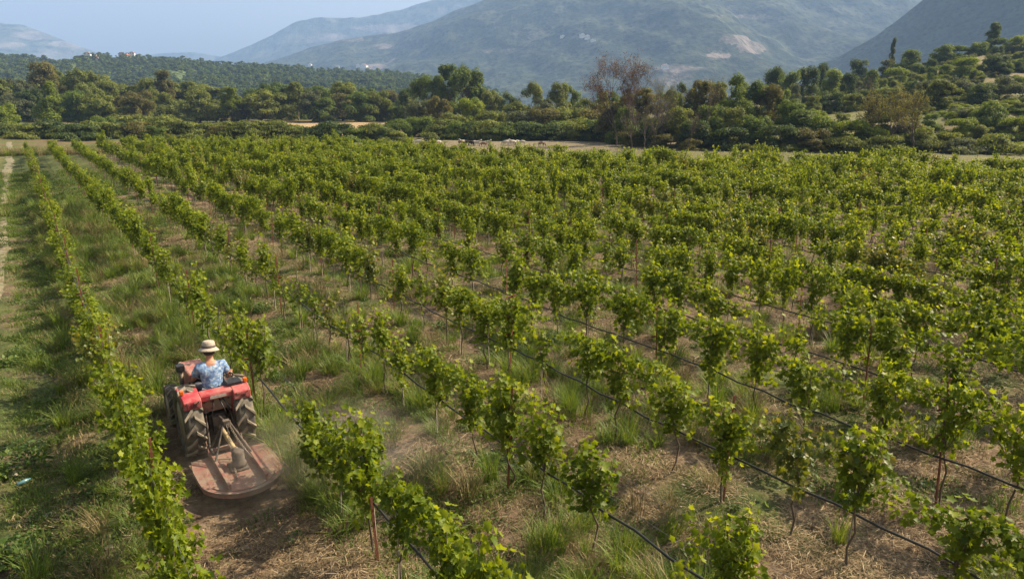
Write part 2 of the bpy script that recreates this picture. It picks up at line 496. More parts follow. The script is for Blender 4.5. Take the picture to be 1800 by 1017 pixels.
def mountain(name, sil, D, df, db, mat, rough, nx=260, ny=70, bare=None, seed=0, p=1.15, gully=1.0):
    sx, sz, sd = [], [], []
    Ds = D if hasattr(D, '__len__') else [(-9999, D), (9999, D)]
    for px, py in sil:
        Di = float(np.interp(px, [q[0] for q in Ds], [q[1] for q in Ds]))
        X, _, Z = at(px, py, Di); sx.append(X); sz.append(Z); sd.append(Di)
    xs = np.linspace(max(sx[0], -7600), min(sx[-1], 7600), nx)
    zr = np.interp(xs, sx, sz)
    kern = np.array([1, 2, 3, 2, 1]) / 9.0
    zp = np.convolve(np.pad(zr, 2, 'edge'), kern, 'valid')
    tt = np.concatenate([-np.linspace(1, 0, ny) ** 1.0, np.linspace(0, 1, 18)[1:]])
    X, T = np.meshgrid(xs, tt)
    Zr = np.tile(zp, (len(tt), 1))
    dd = np.interp(xs, sx, sd); D = np.tile(dd, (len(tt), 1)) if hasattr(D, '__len__') else D
    Y = D + np.where(T < 0, T * df, T * db)
    at_abs = np.abs(T)
    wl_ = rough * 6
    bend = (fbm(X / (wl_ * 1.2), Y / (wl_ * 1.2), seed + 9) - 0.5) * df * 0.12 * np.sin(np.pi * np.clip(at_abs, 0, 1))
    Y2 = Y + bend
    prof = np.clip(1 - at_abs, 0, 1) ** p
    rid = 1 - np.abs(2 * fbm((X + 0.25 * Y) / wl_, Y / (wl_ * 2.6), seed, 5) - 1)
    nz = (rid - 0.75) * 2 * gully + (fbm(X / (wl_ * .3), Y / (wl_ * .3), seed + 3, 4) - 0.5) * 0.6
    env = np.sin(np.pi * np.clip(at_abs, 0, 1)) ** 0.7 * np.clip(Zr / (np.max(Zr) + 1), 0.15, 1)
    Z = Zr * prof + nz * rough * env * 1.0 + (fbm(X / (wl_ * .1), Y / (wl_ * .1), seed + 5, 3) - 0.5) * rough * 0.10 * (1 - at_abs) - 6 * at_abs - 2
    V = np.stack([X.ravel(), Y2.ravel(), Z.ravel()], 1)
    r_, c_ = X.shape
    ii = np.arange(r_ * c_).reshape(r_, c_)
    Fm = np.stack([ii[:-1, :-1], ii[:-1, 1:], ii[1:, 1:], ii[1:, :-1]], -1).reshape(-1, 4)
    at_b = np.zeros(len(V))
    px, py = pix(V[:, 0], V[:, 1], V[:, 2])
    for cx, cy, rx, ry, amt in (bare or []):      # bare rock faces, scars and ploughed terraces on this slope
        d = ((px - cx) / rx) ** 2 + ((py - cy) / ry) ** 2 + (fbm(V[:, 0] / 60, V[:, 1] / 60, 3) - 0.5) * 1.6
        at_b = np.maximum(at_b, amt * (1 - ss(d, 0.6, 1.3)))
    o = link(name, mesh_np(name, V, Fm, mat, True, {'bare': ('FLOAT', at_b)}))
    tag(o, kind='structure')
    MTN['hill' if name == 'hill' else seed] = V.reshape(r_, c_, 3)
    return o
mm_far = mountain_mat('far_mountain', (0.050, 0.058, 0.045), (0.022, 0.032, 0.020), (0.12, 0.105, 0.09), (0.18, 0.155, 0.135), 0.004, 0.40)
mm_big = mountain_mat('scrub_mountain', (0.036, 0.044, 0.026), (0.010, 0.018, 0.010), (0.08, 0.074, 0.055), (0.20, 0.165, 0.14), 0.012, 0.40)
mm_dark = mountain_mat('wooded_mountain', (0.022, 0.036, 0.014), (0.008, 0.015, 0.007), (0.14, 0.12, 0.08), (0.2, 0.17, 0.12), 0.03, 0.30)
mountain('mountain', [(-700, 40), (-300, 20), (-100, 32), (0, 40), (40, 44), (80, 58), (120, 74), (170, 92), (230, 108), (300, 150)], 4600, 1800, 900,
         mm_far, 90, bare=[(60, 62, 45, 8, .12), (10, 80, 40, 5, .14), (110, 78, 30, 5, .1)], seed=3)
mountain('mountain', [(100, 130), (200, 101), (290, 93), (340, 91), (380, 98), (450, 106), (560, 120)], 5500, 500, 200, mm_far, 60, nx=120, ny=30, seed=7)
mountain('mountain', [(320, 140), (380, 102), (430, 83), (480, 60), (520, 38), (560, 30), (600, 32), (640, 30), (670, 25), (720, 12), (770, -4), (850, -24), (1000, -40), (1200, -30), (1500, 20)],
         4800, 1100, 900, mm_far, 150, bare=[(690, 50, 60, 8, .26), (560, 65, 60, 10, .12), (730, 20, 60, 14, .12)], seed=11)
big = mountain('mountain', [(400, 150), (440, 125), (470, 110), (500, 100), (540, 84), (600, 69), (640, 63), (700, 57), (760, 37), (800, 17), (860, -3), (950, -25), (1100, -45), (1300, -50),
                (1500, -30), (1700, -20), (1900, -20), (2400, 10), (3000, 60)], [(400, 3300), (860, 2800), (1100, 2500), (1500, 2650), (1900, 2850), (3000, 3100)], 1250, 1100, mm_big, 85, nx=520, ny=150,
         bare=[(1290, 70, 26, 9, .30), (1320, 84, 28, 11, .28), (1265, 98, 22, 4, .18), (625, 70, 22, 6, .2), (670, 82, 18, 6, .2), (1025, 66, 26, 5, .12), (1320, 30, 90, 5, .10),
               (1245, 92, 70, 14, .05), (900, 90, 60, 6, .08), (760, 105, 60, 6, .07), (660, 118, 26, 5, .2), (1180, 120, 50, 6, .07), (820, 55, 50, 4, .07)], seed=21)
mountain('mountain', [(1330, 190), (1400, 140), (1440, 113), (1480, 95), (1540, 62), (1580, 32), (1620, 0), (1700, -55), (1800, -100), (2000, -150), (2300, -170), (2700, -100)],
         [(1330, 1600), (1620, 1350), (1800, 1200), (2300, 1000), (2700, 950)], 640, 400, mm_dark, 26, nx=320, ny=110, seed=33)
hill = mountain('hill', [(-700, 85), (-200, 95), (0, 103), (40, 99), (80, 104), (110, 113), (135, 106), (160, 101), (200, 98), (240, 100), (290, 103), (340, 107), (420, 113), (500, 118), (600, 122), (700, 128), (800, 142), (900, 165)],
         950, 480, 400, mountain_mat('wooded_hill', (0.065, 0.085, 0.03), (0.035, 0.055, 0.02), (0.2, 0.17, 0.1), (0.28, 0.22, 0.14), 0.05, 0.36), 14, nx=260, ny=60, seed=41, p=0.9)

# ------------------------------------------------------------------ tree kit
CARD_T = [(0, -0.5, 0), (0.42, -0.05, 0.10), (0.10, 0.55, -0.04), (-0.40, 0.12, 0.12)]
CARD_F = [(0, 1, 2), (0, 2, 3)]
def crown_mesh(name, seed, shape='round', n=4200, card=0.05, lobes=20, mat=None, gap=0.25, asp=1.0):
    """crown inside a box of width 1 and height 1, standing on z=0"""
    rg = np.random.default_rng(seed)
    L_ = []
    for i in range(lobes):
        if shape == 'shrub':
            th = rg.uniform(0, 2 * np.pi); rr = 0.36 * math.sqrt(rg.random()); z = rg.uniform(0.0, 0.74)
            rr *= 1.15 - 0.5 * z; s = rg.uniform(0.13, 0.24)
        elif shape == 'tall':
            th = rg.uniform(0, 2 * np.pi); z = rg.uniform(0.12, 0.90)
            rr = 0.32 * math.sqrt(rg.random()) * (1.0 - 0.75 * abs(z - 0.42) ** 1.3 * 1.6); s = rg.uniform(0.10, 0.19)
        elif shape == 'cone':
            th = rg.uniform(0, 2 * np.pi); z = rg.uniform(0.06, 0.93)
            rr = 0.36 * (1.02 - z) * math.sqrt(rg.random()); s = 0.09 + 0.16 * (1 - z)
        else:
            th = rg.uniform(0, 2 * np.pi); z = rg.uniform(0.04, 0.84)
            rr = 0.37 * math.sqrt(rg.random()) * math.sqrt(max(0.05, 1 - ((z - 0.34) / 0.60) ** 2)) * 1.1; s = rg.uniform(0.11, 0.21)
        L_.append((rr * math.cos(th), rr * math.sin(th), z, s, rg.uniform(-0.12, 0.12)))
    L_ = np.array(L_)
    w = L_[:, 3] ** 2; w /= w.sum()
    k = rg.choice(lobes, n, p=w)
    d = rg.normal(size=(n, 3)); d /= np.linalg.norm(d, axis=1, keepdims=True)
    d[:, 2] = np.where(d[:, 2] < -0.35, -d[:, 2] * 0.6, d[:, 2])
    r = rg.beta(5, 1.3, n)
    lump = 1 + 0.35 * (vnoise(d[:, 0] * 3 + k, d[:, 1] * 3 + d[:, 2] * 2, seed) - 0.5)
    P = L_[k, :3] + d * (L_[k, 3] * r * lump)[:, None] * np.array([1, 1, 0.85])
    keep = vnoise(P[:, 0] * 9 + P[:, 2] * 3, P[:, 1] * 9 + P[:, 2] * 7, seed + 5) > gap * (P[:, 2] > 0.3)
    keep &= P[:, 2] > 0.0
    P, d, k = P[keep], d[keep], k[keep]; n = len(P)
    P = P * np.array([1, 1, asp])
    nn = d + rg.normal(size=(n, 3)) * 0.5 + np.array([0, 0, 0.35]); tg = rg.normal(size=(n, 3))
    nn /= np.linalg.norm(nn, axis=1, keepdims=True)
    tg = np.cross(nn, tg)
    V, Fc = cards(CARD_T, CARD_F, P, tg, nn, card * rg.uniform(0.6, 1.4, n))
    tint = np.clip(0.42 + L_[k, 4] + rg.normal(size=n) * 0.16, 0, 1)
    return mesh_np(name, V, Fc, mat, False, {'tint': ('FLOAT', np.repeat(tint, 4))})
def limbs_mesh(name, seed, h=1.0, r=0.035, fork=0.28, nl=6, spread=0.3, mat=None):
    rg = random.Random(seed)
    mb = MB()
    top = (rg.uniform(-.03, .03), rg.uniform(-.03, .03), 0.72 * h)
    mb.tube([(0, 0, -0.05), (rg.uniform(-.015, .015), rg.uniform(-.015, .015), fork * h), top], [r * 1.25, r * 0.9, r * 0.3], 7)
    for i in range(nl):
        t = 2 * math.pi * (i + rg.random() * 0.5) / nl
        z0 = h * rg.uniform(fork * 0.8, 0.5); e = spread * rg.uniform(0.7, 1.15); z1 = z0 + h * rg.uniform(0.18, 0.35)
        mb.tube([(0, 0, z0), (math.cos(t) * e * .5, math.sin(t) * e * .5, z0 + (z1 - z0) * .6), (math.cos(t) * e, math.sin(t) * e, z1)], [r * 0.55, r * 0.38, r * 0.14], 5)
    me = mb.mesh(name, mat, True)
    return me
def recolor(me, mat):
    c = me.copy(); c.materials.clear(); c.materials.append(mat); return c
CROWN = {}
CSH = {'round': ((0.7, 12000, .035), (1.0, 14000, .036), (1.5, 15000, .036)), 'tall': ((2.3, 15000, .044),), 'shrub': ((0.42, 8000, .034), (0.8, 9500, .037), (1.4, 10000, .040)), 'cone': ((1.4, 13000, .040),)}
for shp, vs_ in CSH.items():
    for ai, (asp, cnt, crd) in enumerate(vs_):
        for q in range(3):
            CROWN[shp, ai * 3 + q] = crown_mesh('crown', 100 * q + 7 * ai + len(shp), shp, cnt, crd, 34 if shp != 'shrub' else 26, M['crown_green'], asp=asp)
_cc = {}
def crown_of(shp, q, kind):
    if (shp, q, kind) not in _cc:
        _cc[shp, q, kind] = recolor(CROWN[shp, q], M['crown_' + kind])
    return _cc[shp, q, kind]
LIMB = [limbs_mesh('trunk', s, mat=M['trunk']) for s in range(4)]
TREES = []
rt = random.Random(7)
def tree(px, ytop, w_px, Y, kind='green', shp='round', look=None, group=None, cat='tree', name='tree', bottom=0.12, X=None, dep=1.0):
    """a tree whose crown top is seen at (px, ytop) when it stands Y metres ahead"""
    x, _, ztop = at(px, ytop, Y)
    if X is not None: x = X
    z0 = gzs(x, Y)
    w = w_px * Y / CP / FPX * 1.04
    if group == g_hill and shp == 'round': shp = 'shrub'
    if group == g_hill: w *= 0.8
    h = max(ztop - z0, 0.8, w * ((0.8 if group == g_hill else 0.42) if shp == 'shrub' else 0.78))
    hc_ = h * (1 - bottom) if shp != 'shrub' else h + 0.1
    ai = min(range(len(CSH[shp])), key=lambda a_: abs(math.log(CSH[shp][a_][0] / (hc_ / w))))
    q = ai * 3 + rt.randrange(3); asp = CSH[shp][ai][0]
    o = empty(name, (x, Y, z0 - 0.05), rt.uniform(0, 6.28))
    o['_px'] = px; o['_look'] = look or kind; o['_grp'] = group or ''
    tag(o, None, cat, group)
    if shp != 'shrub':
        t = link('trunk', LIMB[rt.randrange(4)], o, (0, 0, 0), None, (w * 0.75, w * 0.75, h * 0.95))
    c = link('crown', crown_of(shp, q, kind), o, (0, 0, h * bottom if shp != 'shrub' else -0.1), None, (w, w * dep, hc_ / asp))
    c['kind'] = 'stuff'
    TREES.append(o)
    return o

g_hill = 'bushes scattered over the dry hillside'
# belt of trees across the valley, left: skyline read along the photograph's width
BX = [-60, 0, 20, 45, 75, 110, 140, 150, 190, 215, 245, 285, 310, 345, 400, 420, 470, 510, 535, 560, 600, 640, 680, 705]
BY = [140, 130, 128, 140, 103, 135, 118, 118, 136, 140, 135, 124, 140, 150, 150, 152, 141, 140, 138, 145, 140, 146, 150, 158]
g_belt = 'trees of the belt across the valley'
kinds = ['olive', 'green', 'olive', 'dark', 'green', 'olive', 'brown', 'grey', 'olive']
px = -70
i = 0
while px < 720:
    yt = float(np.interp(px, BX, BY)) + rt.uniform(2, 12)
    k = kinds[(i * 5 + rt.randrange(3)) % 9]
    tree(px, yt, rt.uniform(46, 68), rt.uniform(236, 262), k, rt.choice(['round', 'round', 'tall']), group=g_belt, bottom=0.06)
    px += rt.uniform(24, 34); i += 1
px = -60
while px < 715:
    yt = float(np.interp(px, BX, BY)) + rt.uniform(20, 34)
    k = kinds[(i * 5 + rt.randrange(3)) % 9]
    tree(px, yt, rt.uniform(40, 58), rt.uniform(205, 222), k, rt.choice(['round', 'shrub', 'round']), group=g_belt, bottom=0.02)
    px += rt.uniform(30, 42); i += 1
for (px, yt, w, Y, k, s) in [
        (72, 101, 64, 232, 'brown', 'round'), (148, 117, 82, 228, 'olive', 'round'), (84, 142, 62, 188, 'yellow', 'cone'),
        (22, 158, 60, 192, 'grey', 'round'), (50, 152, 52, 196, 'dark', 'round'), (168, 162, 62, 190, 'olive', 'round'), (130, 158, 46, 192, 'green', 'round'),
        (190, 138, 46, 226, 'olive', 'round'), (285, 121, 40, 232, 'brown', 'tall'), (235, 155, 60, 198, 'brown', 'round'), (262, 134, 52, 232, 'olive', 'round'),
        (345, 156, 62, 205, 'olive', 'round'), (402, 151, 44, 205, 'yellow', 'tall'), (455, 160, 64, 205, 'olive', 'round'), (470, 140, 50, 232, 'green', 'round'),
        (520, 140, 46, 212, 'olive', 'tall'), (548, 155, 50, 206, 'grey', 'round'), (600, 140, 60, 226, 'olive', 'round'), (628, 160, 56, 205, 'green', 'round'),
        (660, 156, 52, 208, 'olive', 'round'), (-10, 132, 60, 225, 'olive', 'round'), (2, 175, 44, 180, 'yellow', 'shrub')]:
    tree(px, yt, w, Y, k, s, group=g_belt, bottom=0.05)
# the tall poplars and their neighbours
g_pop = 'tall trees rising beyond the sheep field'
for (px, yt, w, Y, k, s) in [
        (742, 126, 52, 190, 'green', 'round'), (768, 132, 46, 188, 'green', 'tall'), (787, 110, 52, 196, 'green', 'tall'), (818, 107, 62, 190, 'green', 'round'),
        (836, 120, 50, 192, 'green', 'tall'), (712, 150, 40, 200, 'dark', 'round'), (865, 155, 46, 186, 'olive', 'round'),
        (895, 160, 40, 180, 'dark', 'round'), (940, 137, 44, 178, 'olive', 'round'), (984, 138, 48, 176, 'olive', 'round'), (1005, 146, 34, 180, 'green', 'round'),
        (958, 168, 44, 168, 'grey', 'round'), (905, 175, 50, 170, 'olive', 'round'), (1060, 155, 34, 170, 'yellow', 'round'), (1080, 156, 34, 172, 'green', 'round'),
        (1030, 168, 46, 166, 'olive', 'round')]:
    tree(px, yt, w, Y, k, s, group=g_pop, bottom=0.05)
g_mid = 'bushes between the belt and the field'
for (px, yt, w, Y, k, s) in [
        (735, 172, 50, 165, 'grey', 'round'), (770, 165, 44, 160, 'brown', 'round'), (828, 168, 46, 158, 'yellow', 'round'), (800, 190, 50, 150, 'olive', 'shrub'),
        (862, 186, 60, 150, 'olive', 'shrub'), (700, 205, 60, 140, 'green', 'shrub'), (742, 200, 60, 142, 'green', 'shrub'), (655, 212, 60, 124, 'olive', 'shrub'), (680, 218, 46, 122, 'dark', 'shrub'),
        (786, 202, 50, 140, 'olive', 'shrub'), (915, 185, 60, 148, 'grey', 'shrub'), (960, 180, 56, 146, 'brown', 'shrub'), (1000, 182, 60, 146, 'olive', 'shrub'),
        (1045, 186, 60, 144, 'brown', 'shrub'), (1090, 180, 60, 142, 'olive', 'shrub'),         (225, 196, 80, 160, 'olive', 'shrub'), (285, 205, 90, 152, 'olive', 'shrub'), (180, 200, 40, 165, 'green', 'shrub')]:
    tree(px, yt, w, Y, k, s, group=g_mid)
# dark bank of bushes behind the sheep
g_bank = 'dark bushes of the bank behind the sheep'
px = 775
while px < 1130:
    tree(px, rt.uniform(205, 216) - 8 * float(ss(px, 900, 1050)), rt.uniform(54, 76), rt.uniform(127, 134) - 6 * float(ss(px, 950, 1100)), rt.choice(['dark', 'dark', 'olive', 'green']), 'shrub', group=g_bank)
    px += rt.uniform(22, 32)
# hedge at the far end of the rows, left
g_hedge = 'bramble bushes along the far end of the rows'
px = -60
while px < 700:
    lowf = 230 if 70 < px < 165 else (227 if 425 < px < 675 else 0)
    tree(px, max(lowf, rt.uniform(209, 222)) + 6 * float(ss(px, 380, 640)), rt.uniform(50, 84), rt.uniform(126, 134) - 6 * float(ss(px, 500, 700)), rt.choice(['olive', 'dark', 'brown', 'green', 'olive', 'olive']), 'shrub', group=g_hedge)
    px += rt.uniform(26, 38)
# thicket right of the sheep
g_thick = 'trees of the thicket right of the sheep'
for (px, yt, w, Y, k, s) in [
        (1075, 165, 60, 122, 'brown', 'shrub'), (1100, 175, 56, 114, 'green', 'shrub'), (1125, 150, 74, 120, 'brown', 'round'), (1150, 200, 60, 106, 'dark', 'shrub'), (1180, 150, 50, 118, 'green', 'round'),
        (1205, 140, 44, 120, 'dark', 'round'), (1200, 175, 66, 106, 'olive', 'shrub'), (1235, 133, 52, 116, 'brown', 'round'), (1250, 170, 64, 104, 'green', 'shrub'),
        (1262, 136, 44, 116, 'olive', 'round'), (1300, 124, 64, 110, 'green', 'round'), (1330, 135, 56, 112, 'green', 'round'), (1290, 175, 64, 103, 'olive', 'shrub'), (1228, 205, 60, 101, 'dark', 'shrub'),
        (1355, 142, 58, 110, 'brown', 'round'), (1375, 150, 46, 112, 'green', 'round'), (1335, 195, 60, 100, 'green', 'shrub'), (1285, 215, 60, 98, 'dark', 'shrub'), (1395, 170, 56, 104, 'green', 'round'),
        (1410, 182, 60, 100, 'green', 'shrub'), (1440, 182, 50, 102, 'yellow', 'shrub'), (1375, 210, 66, 97, 'dark', 'shrub'), (1430, 220, 66, 96, 'brown', 'shrub'), (1455, 195, 56, 99, 'green', 'shrub'),
        (1500, 200, 64, 97, 'yellow', 'shrub'), (1530, 206, 60, 97, 'yellow', 'shrub'), (1560, 186, 50, 102, 'olive', 'shrub'), (1600, 195, 60, 99, 'brown', 'shrub'), (1640, 190, 40, 102, 'green', 'shrub'),
        (1620, 215, 70, 96, 'olive', 'shrub'), (1490, 235, 70, 93, 'olive', 'shrub'), (1560, 235, 80, 92, 'olive', 'shrub'), (1660, 225, 60, 96, 'olive', 'shrub'), (1690, 200, 50, 101, 'yellow', 'shrub'),
        (1745, 168, 62, 104, 'green', 'shrub'), (1790, 196, 50, 100, 'yellow', 'shrub'), (1700, 236, 70, 92, 'grey', 'shrub'), (1770, 233, 90, 92, 'olive', 'shrub'), (1660, 142, 60, 118, 'olive', 'round'), (1850, 190, 60, 100, 'green', 'shrub'),
        (1110, 225, 50, 108, 'brown', 'shrub'), (1170, 232, 50, 102, 'brown', 'shrub'), (1215, 240, 40, 98, 'brown', 'shrub')]:
    tree(px, yt, w, Y, k, s, group=g_thick)
# hillside
g_hill = 'bushes scattered over the dry hillside'
for (px, yt, w, Y, k, s) in [
        (1365, 104, 48, 165, 'dark', 'round'), (1390, 112, 46, 160, 'green', 'shrub'), (1425, 105, 56, 165, 'dark', 'round'), (1450, 100, 30, 185, 'dark', 'round'), (1400, 135, 40, 150, 'grey', 'shrub'),
        (1470, 112, 60, 180, 'yellow', 'shrub'), (1495, 120, 40, 160, 'dark', 'shrub'), (1512, 94, 40, 195, 'dark', 'round'), (1535, 115, 36, 165, 'green', 'shrub'), (1560, 96, 36, 190, 'grey', 'round'),
        (1580, 112, 50, 178, 'yellow', 'shrub'), (1605, 80, 46, 200, 'green', 'round'), (1625, 110, 24, 170, 'dark', 'round'), (1640, 98, 24, 180, 'dark', 'shrub'), (1660, 74, 48, 205, 'green', 'round'),
        (1685, 78, 40, 208, 'green', 'round'), (1700, 82, 30, 210, 'green', 'shrub'), (1720, 80, 36, 210, 'yellow', 'shrub'), (1750, 74, 44, 212, 'green', 'round'), (1785, 75, 44, 210, 'yellow', 'round'),
        (1665, 108, 30, 168, 'yellow', 'round'), (1700, 112, 56, 160, 'yellow', 'shrub'), (1735, 98, 22, 178, 'dark', 'shrub'), (1755, 110, 50, 162, 'dark', 'shrub'), (1790, 105, 36, 165, 'dark', 'shrub'),
        (1640, 130, 70, 132, 'grey', 'round'), (1690, 125, 60, 135, 'grey', 'round'), (1620, 150, 46, 126, 'dark', 'shrub'), (1725, 140, 66, 126, 'dark', 'shrub'), (1770, 125, 60, 132, 'grey', 'round'),
        (1795, 140, 50, 124, 'grey', 'shrub'), (1460, 155, 56, 140, 'dark', 'shrub'), (1430, 160, 40, 138, 'olive', 'shrub'), (1500, 158, 50, 140, 'olive', 'shrub'), (1530, 152, 40, 142, 'dark', 'shrub'),
        (1565, 150, 50, 140, 'olive', 'shrub'), (1590, 160, 46, 134, 'brown', 'shrub'), (1820, 85, 50, 205, 'green', 'round'), (1850, 100, 60, 170, 'dark', 'round')]:
    tree(px, yt, w, Y, k, s, group=g_hill)
for kk in range(120):
    px = rt.uniform(1400, 1880) if kk < 80 else rt.uniform(1600, 1860); Y = rt.uniform(138, 208)
    x = (px - 900) / FPX * Y * 1.02
    z = gzs(x, Y)
    hh = rt.uniform(0.9, 2.6)
    _, py = pix(x, Y, z + hh)
    tree(px, float(py), hh * rt.uniform(1.1, 1.9) * FPX / Y, Y, rt.choice(['green', 'yellow', 'dark', 'olive', 'green', 'grey']), 'shrub', group=g_hill)
# thin tree and slender tree against the dark mountain
tree(1750, 36, 26, 214, 'green', 'tall', look='slender', group=None)
tree(1573, 66, 13, 205, 'grey', 'tall', look='thin')

# bare trees, grown branch by branch
def bare_tree(px, ytop, Y, seed, leaf_kind, leafy, label, spread=0.42, stems=1, fullness=6, nm='bare_tree', base_r=0.16):
    rg = random.Random(seed)
    x, _, zt = at(px, ytop, Y)
    z0 = gzs(x, Y); h = zt - z0
    mb = MB(); tips = []
    def grow(p, d, ln, r, depth):
        segs = 3
        pts = [Vector(p)]; dd = Vector(d)
        for s in range(segs):
            dd = (dd + Vector((rg.gauss(0, .11), rg.gauss(0, .11), rg.gauss(0.06, .06)))).normalized()
            pts.append(pts[-1] + dd * ln / segs)
        mb.tube(pts, [r * (1 - 0.45 * i / segs) for i in range(segs + 1)], 5 if depth > 2 else 3, caps=False)
        if depth == 0:
            tips.append(pts[-1]); tips.append(pts[-2]); return
        nb = rg.choice([2, 3]) + (1 if depth <= 2 else 0)
        for b_ in range(nb):
            t = rg.uniform(0.45, 1.0); q = pts[0].lerp(pts[-1], t)
            a = rg.uniform(0, 6.28); e = spread * rg.uniform(0.6, 1.3)
            side = dd.cross(Vector((math.cos(a), math.sin(a), 0.3))).normalized()
            nd = (dd + side * e).normalized(); nd.z = abs(nd.z) * 0.9 + 0.15
            grow(q, nd.normalized(), ln * rg.uniform(0.60, 0.82), r * 0.52, depth - 1)
        grow(pts[-1], dd, ln * 0.78, r * 0.55, depth - 1)
    for s in range(stems):
        a = 6.28 * s / max(stems, 1) + rg.random()
        grow((0.25 * s * math.cos(a), 0.25 * s * math.sin(a), 0), Vector((0.10 * math.cos(a) * (stems > 1), 0.10 * math.sin(a) * (stems > 1), 1)).normalized(), 0.30, base_r / h * (0.75 if stems > 1 else 1), 5)
    mx = max(v[2] for v in mb.V)
    sc = h / mx
    V = np.array(mb.V) * sc
    o = empty(nm, (x, Y, z0 - 0.1))
    o['_px'] = px
    tag(o, label, 'tree')
    me = mesh_np('branches', V, mb.F, M['trunk_grey'], True)
    link('branches', me, o)
    P = np.array([tuple(t) for t in tips]) * sc
    rgn = np.random.default_rng(seed)
    P = np.repeat(P, fullness, 0); P = P[rgn.random(len(P)) < leafy]
    P = P + rgn.normal(size=P.shape) * 0.22
    n = len(P)
    nn = rgn.normal(size=(n, 3)); tg = rgn.normal(size=(n, 3))
    V2, F2 = cards(CARD_T, CARD_F, P, tg, nn, rgn.uniform(0.07, 0.2, n))
    c = link('leaves', mesh_np('leaves', V2, F2, M['crown_' + leaf_kind], False, {'tint': ('FLOAT', np.repeat(np.clip(rgn.normal(0.5, 0.2, n), 0, 1), 4))}), o)
    c['kind'] = 'stuff'
    return o
bare_tree(1122, 86, 112, 5, 'red', 0.42, 'tall half-bare tree with thin reddish leaves rising above the thicket right of the sheep', 0.5, 2, 5, base_r=0.2)
bare_tree(1186, 128, 108, 8, 'brown', 0.06, 'leafless many-stemmed tree just right of the tall reddish tree', 0.34, 4, 3, base_r=0.12)
bare_tree(1155, 175, 101, 12, 'brown', 0.02, 'low bare shrub of pale twigs in front of the reddish tree', 0.5, 5, 2, 'bare_shrub', 0.10)
bare_tree(1575, 148, 97, 15, 'brown', 0.45, 'dark twisted nearly bare tree below the meadow terrace on the slope', 0.55, 3, 4, base_r=0.2)
bare_tree(1524, 126, 150, 18, 'grey', 0.03, 'small grey leafless sapling standing on the dry hillside', 0.5, 1, 2, 'bare_sapling', 0.08)

# ------------------------------------------------------------------ scattering with geometry nodes (only for what nobody could count)
def scatter(name, pts, rot, scl, idx, groups, label=None):
    me = bpy.data.meshes.new(name)
    n = len(pts)
    me.vertices.add(n); me.vertices.foreach_set('co', np.asarray(pts, np.float32).ravel())
    for an, ty, key, arr in (('rot', 'FLOAT_VECTOR', 'vector', rot), ('scl', 'FLOAT_VECTOR', 'vector', scl), ('idx', 'INT', 'value', idx)):
        a_ = me.attributes.new(an, ty, 'POINT'); a_.data.foreach_set(key, np.asarray(arr).ravel())
    me.update()
    o = link(name, me)
    tag(o, label, kind='stuff')
    ng = bpy.data.node_groups.new(name, 'GeometryNodeTree')
    ng.interface.new_socket('Geometry', in_out='INPUT', socket_type='NodeSocketGeometry')
    ng.interface.new_socket('Geometry', in_out='OUTPUT', socket_type='NodeSocketGeometry')
    N = ng.nodes; L = ng.links
    gi = N.new('NodeGroupInput'); go = N.new('NodeGroupOutput')
    jout = N.new('GeometryNodeJoinGeometry')
    def attr(nm, ty):
        a_ = N.new('GeometryNodeInputNamedAttribute'); a_.data_type = ty; a_.inputs[0].default_value = nm
        return a_.outputs[0]
    for srcs in groups:
        ip = N.new('GeometryNodeInstanceOnPoints'); j = N.new('GeometryNodeJoinGeometry')
        for s in reversed(srcs):
            oi = N.new('GeometryNodeObjectInfo'); oi.transform_space = 'ORIGINAL'; oi.inputs['Object'].default_value = s
            g2 = N.new('GeometryNodeGeometryToInstance')
            L.new(oi.outputs['Geometry'], g2.inputs[0]); L.new(g2.outputs[0], j.inputs[0])
        L.new(gi.outputs[0], ip.inputs['Points']); L.new(j.outputs[0], ip.inputs['Instance'])
        ip.inputs['Pick Instance'].default_value = True
        L.new(attr('idx', 'INT'), ip.inputs['Instance Index'])
        L.new(attr('rot', 'FLOAT_VECTOR'), ip.inputs['Rotation'])
        L.new(attr('scl', 'FLOAT_VECTOR'), ip.inputs['Scale'])
        L.new(ip.outputs[0], jout.inputs[0])
    L.new(jout.outputs[0], go.inputs[0])
    md = o.modifiers.new('scatter', 'NODES'); md.node_group = ng
    return o

# low scrub between the counted bushes of the hillside and the thicket
_hs = [o for o in TREES if o['_grp'] == g_hill][40:46]
_src = [[c for c in o.children if c.name.startswith('crown')][0] for o in _hs]
rg = np.random.default_rng(15)
n = 5200
sa = rg.uniform(0.22, 0.92, n); sy = rg.uniform(95, 212, n); sx = sa * sy
kp = (fbm(sx / 7, sy / 7, 88) > 0.41) & ~((np.abs(sa - 0.50) < 0.055) & (sy > 119) & (sy < 142)) & ~((sy < 112) & (sa < .34))
sx, sy = sx[kp][:3600], sy[kp][:3600]; n = len(sx)
s = rg.uniform(0.8, 2.4, n)
scatter('scrub_undergrowth', np.stack([sx, sy, gz(sx, sy) - .25 * s], 1), np.stack([np.zeros(n), np.zeros(n), rg.uniform(0, 6.28, n)], 1), np.stack([s * 1.3, s * 1.3, s], 1),
        rg.integers(0, len(_src), n), [_src], 'low green scrub covering the slope between the bushes')

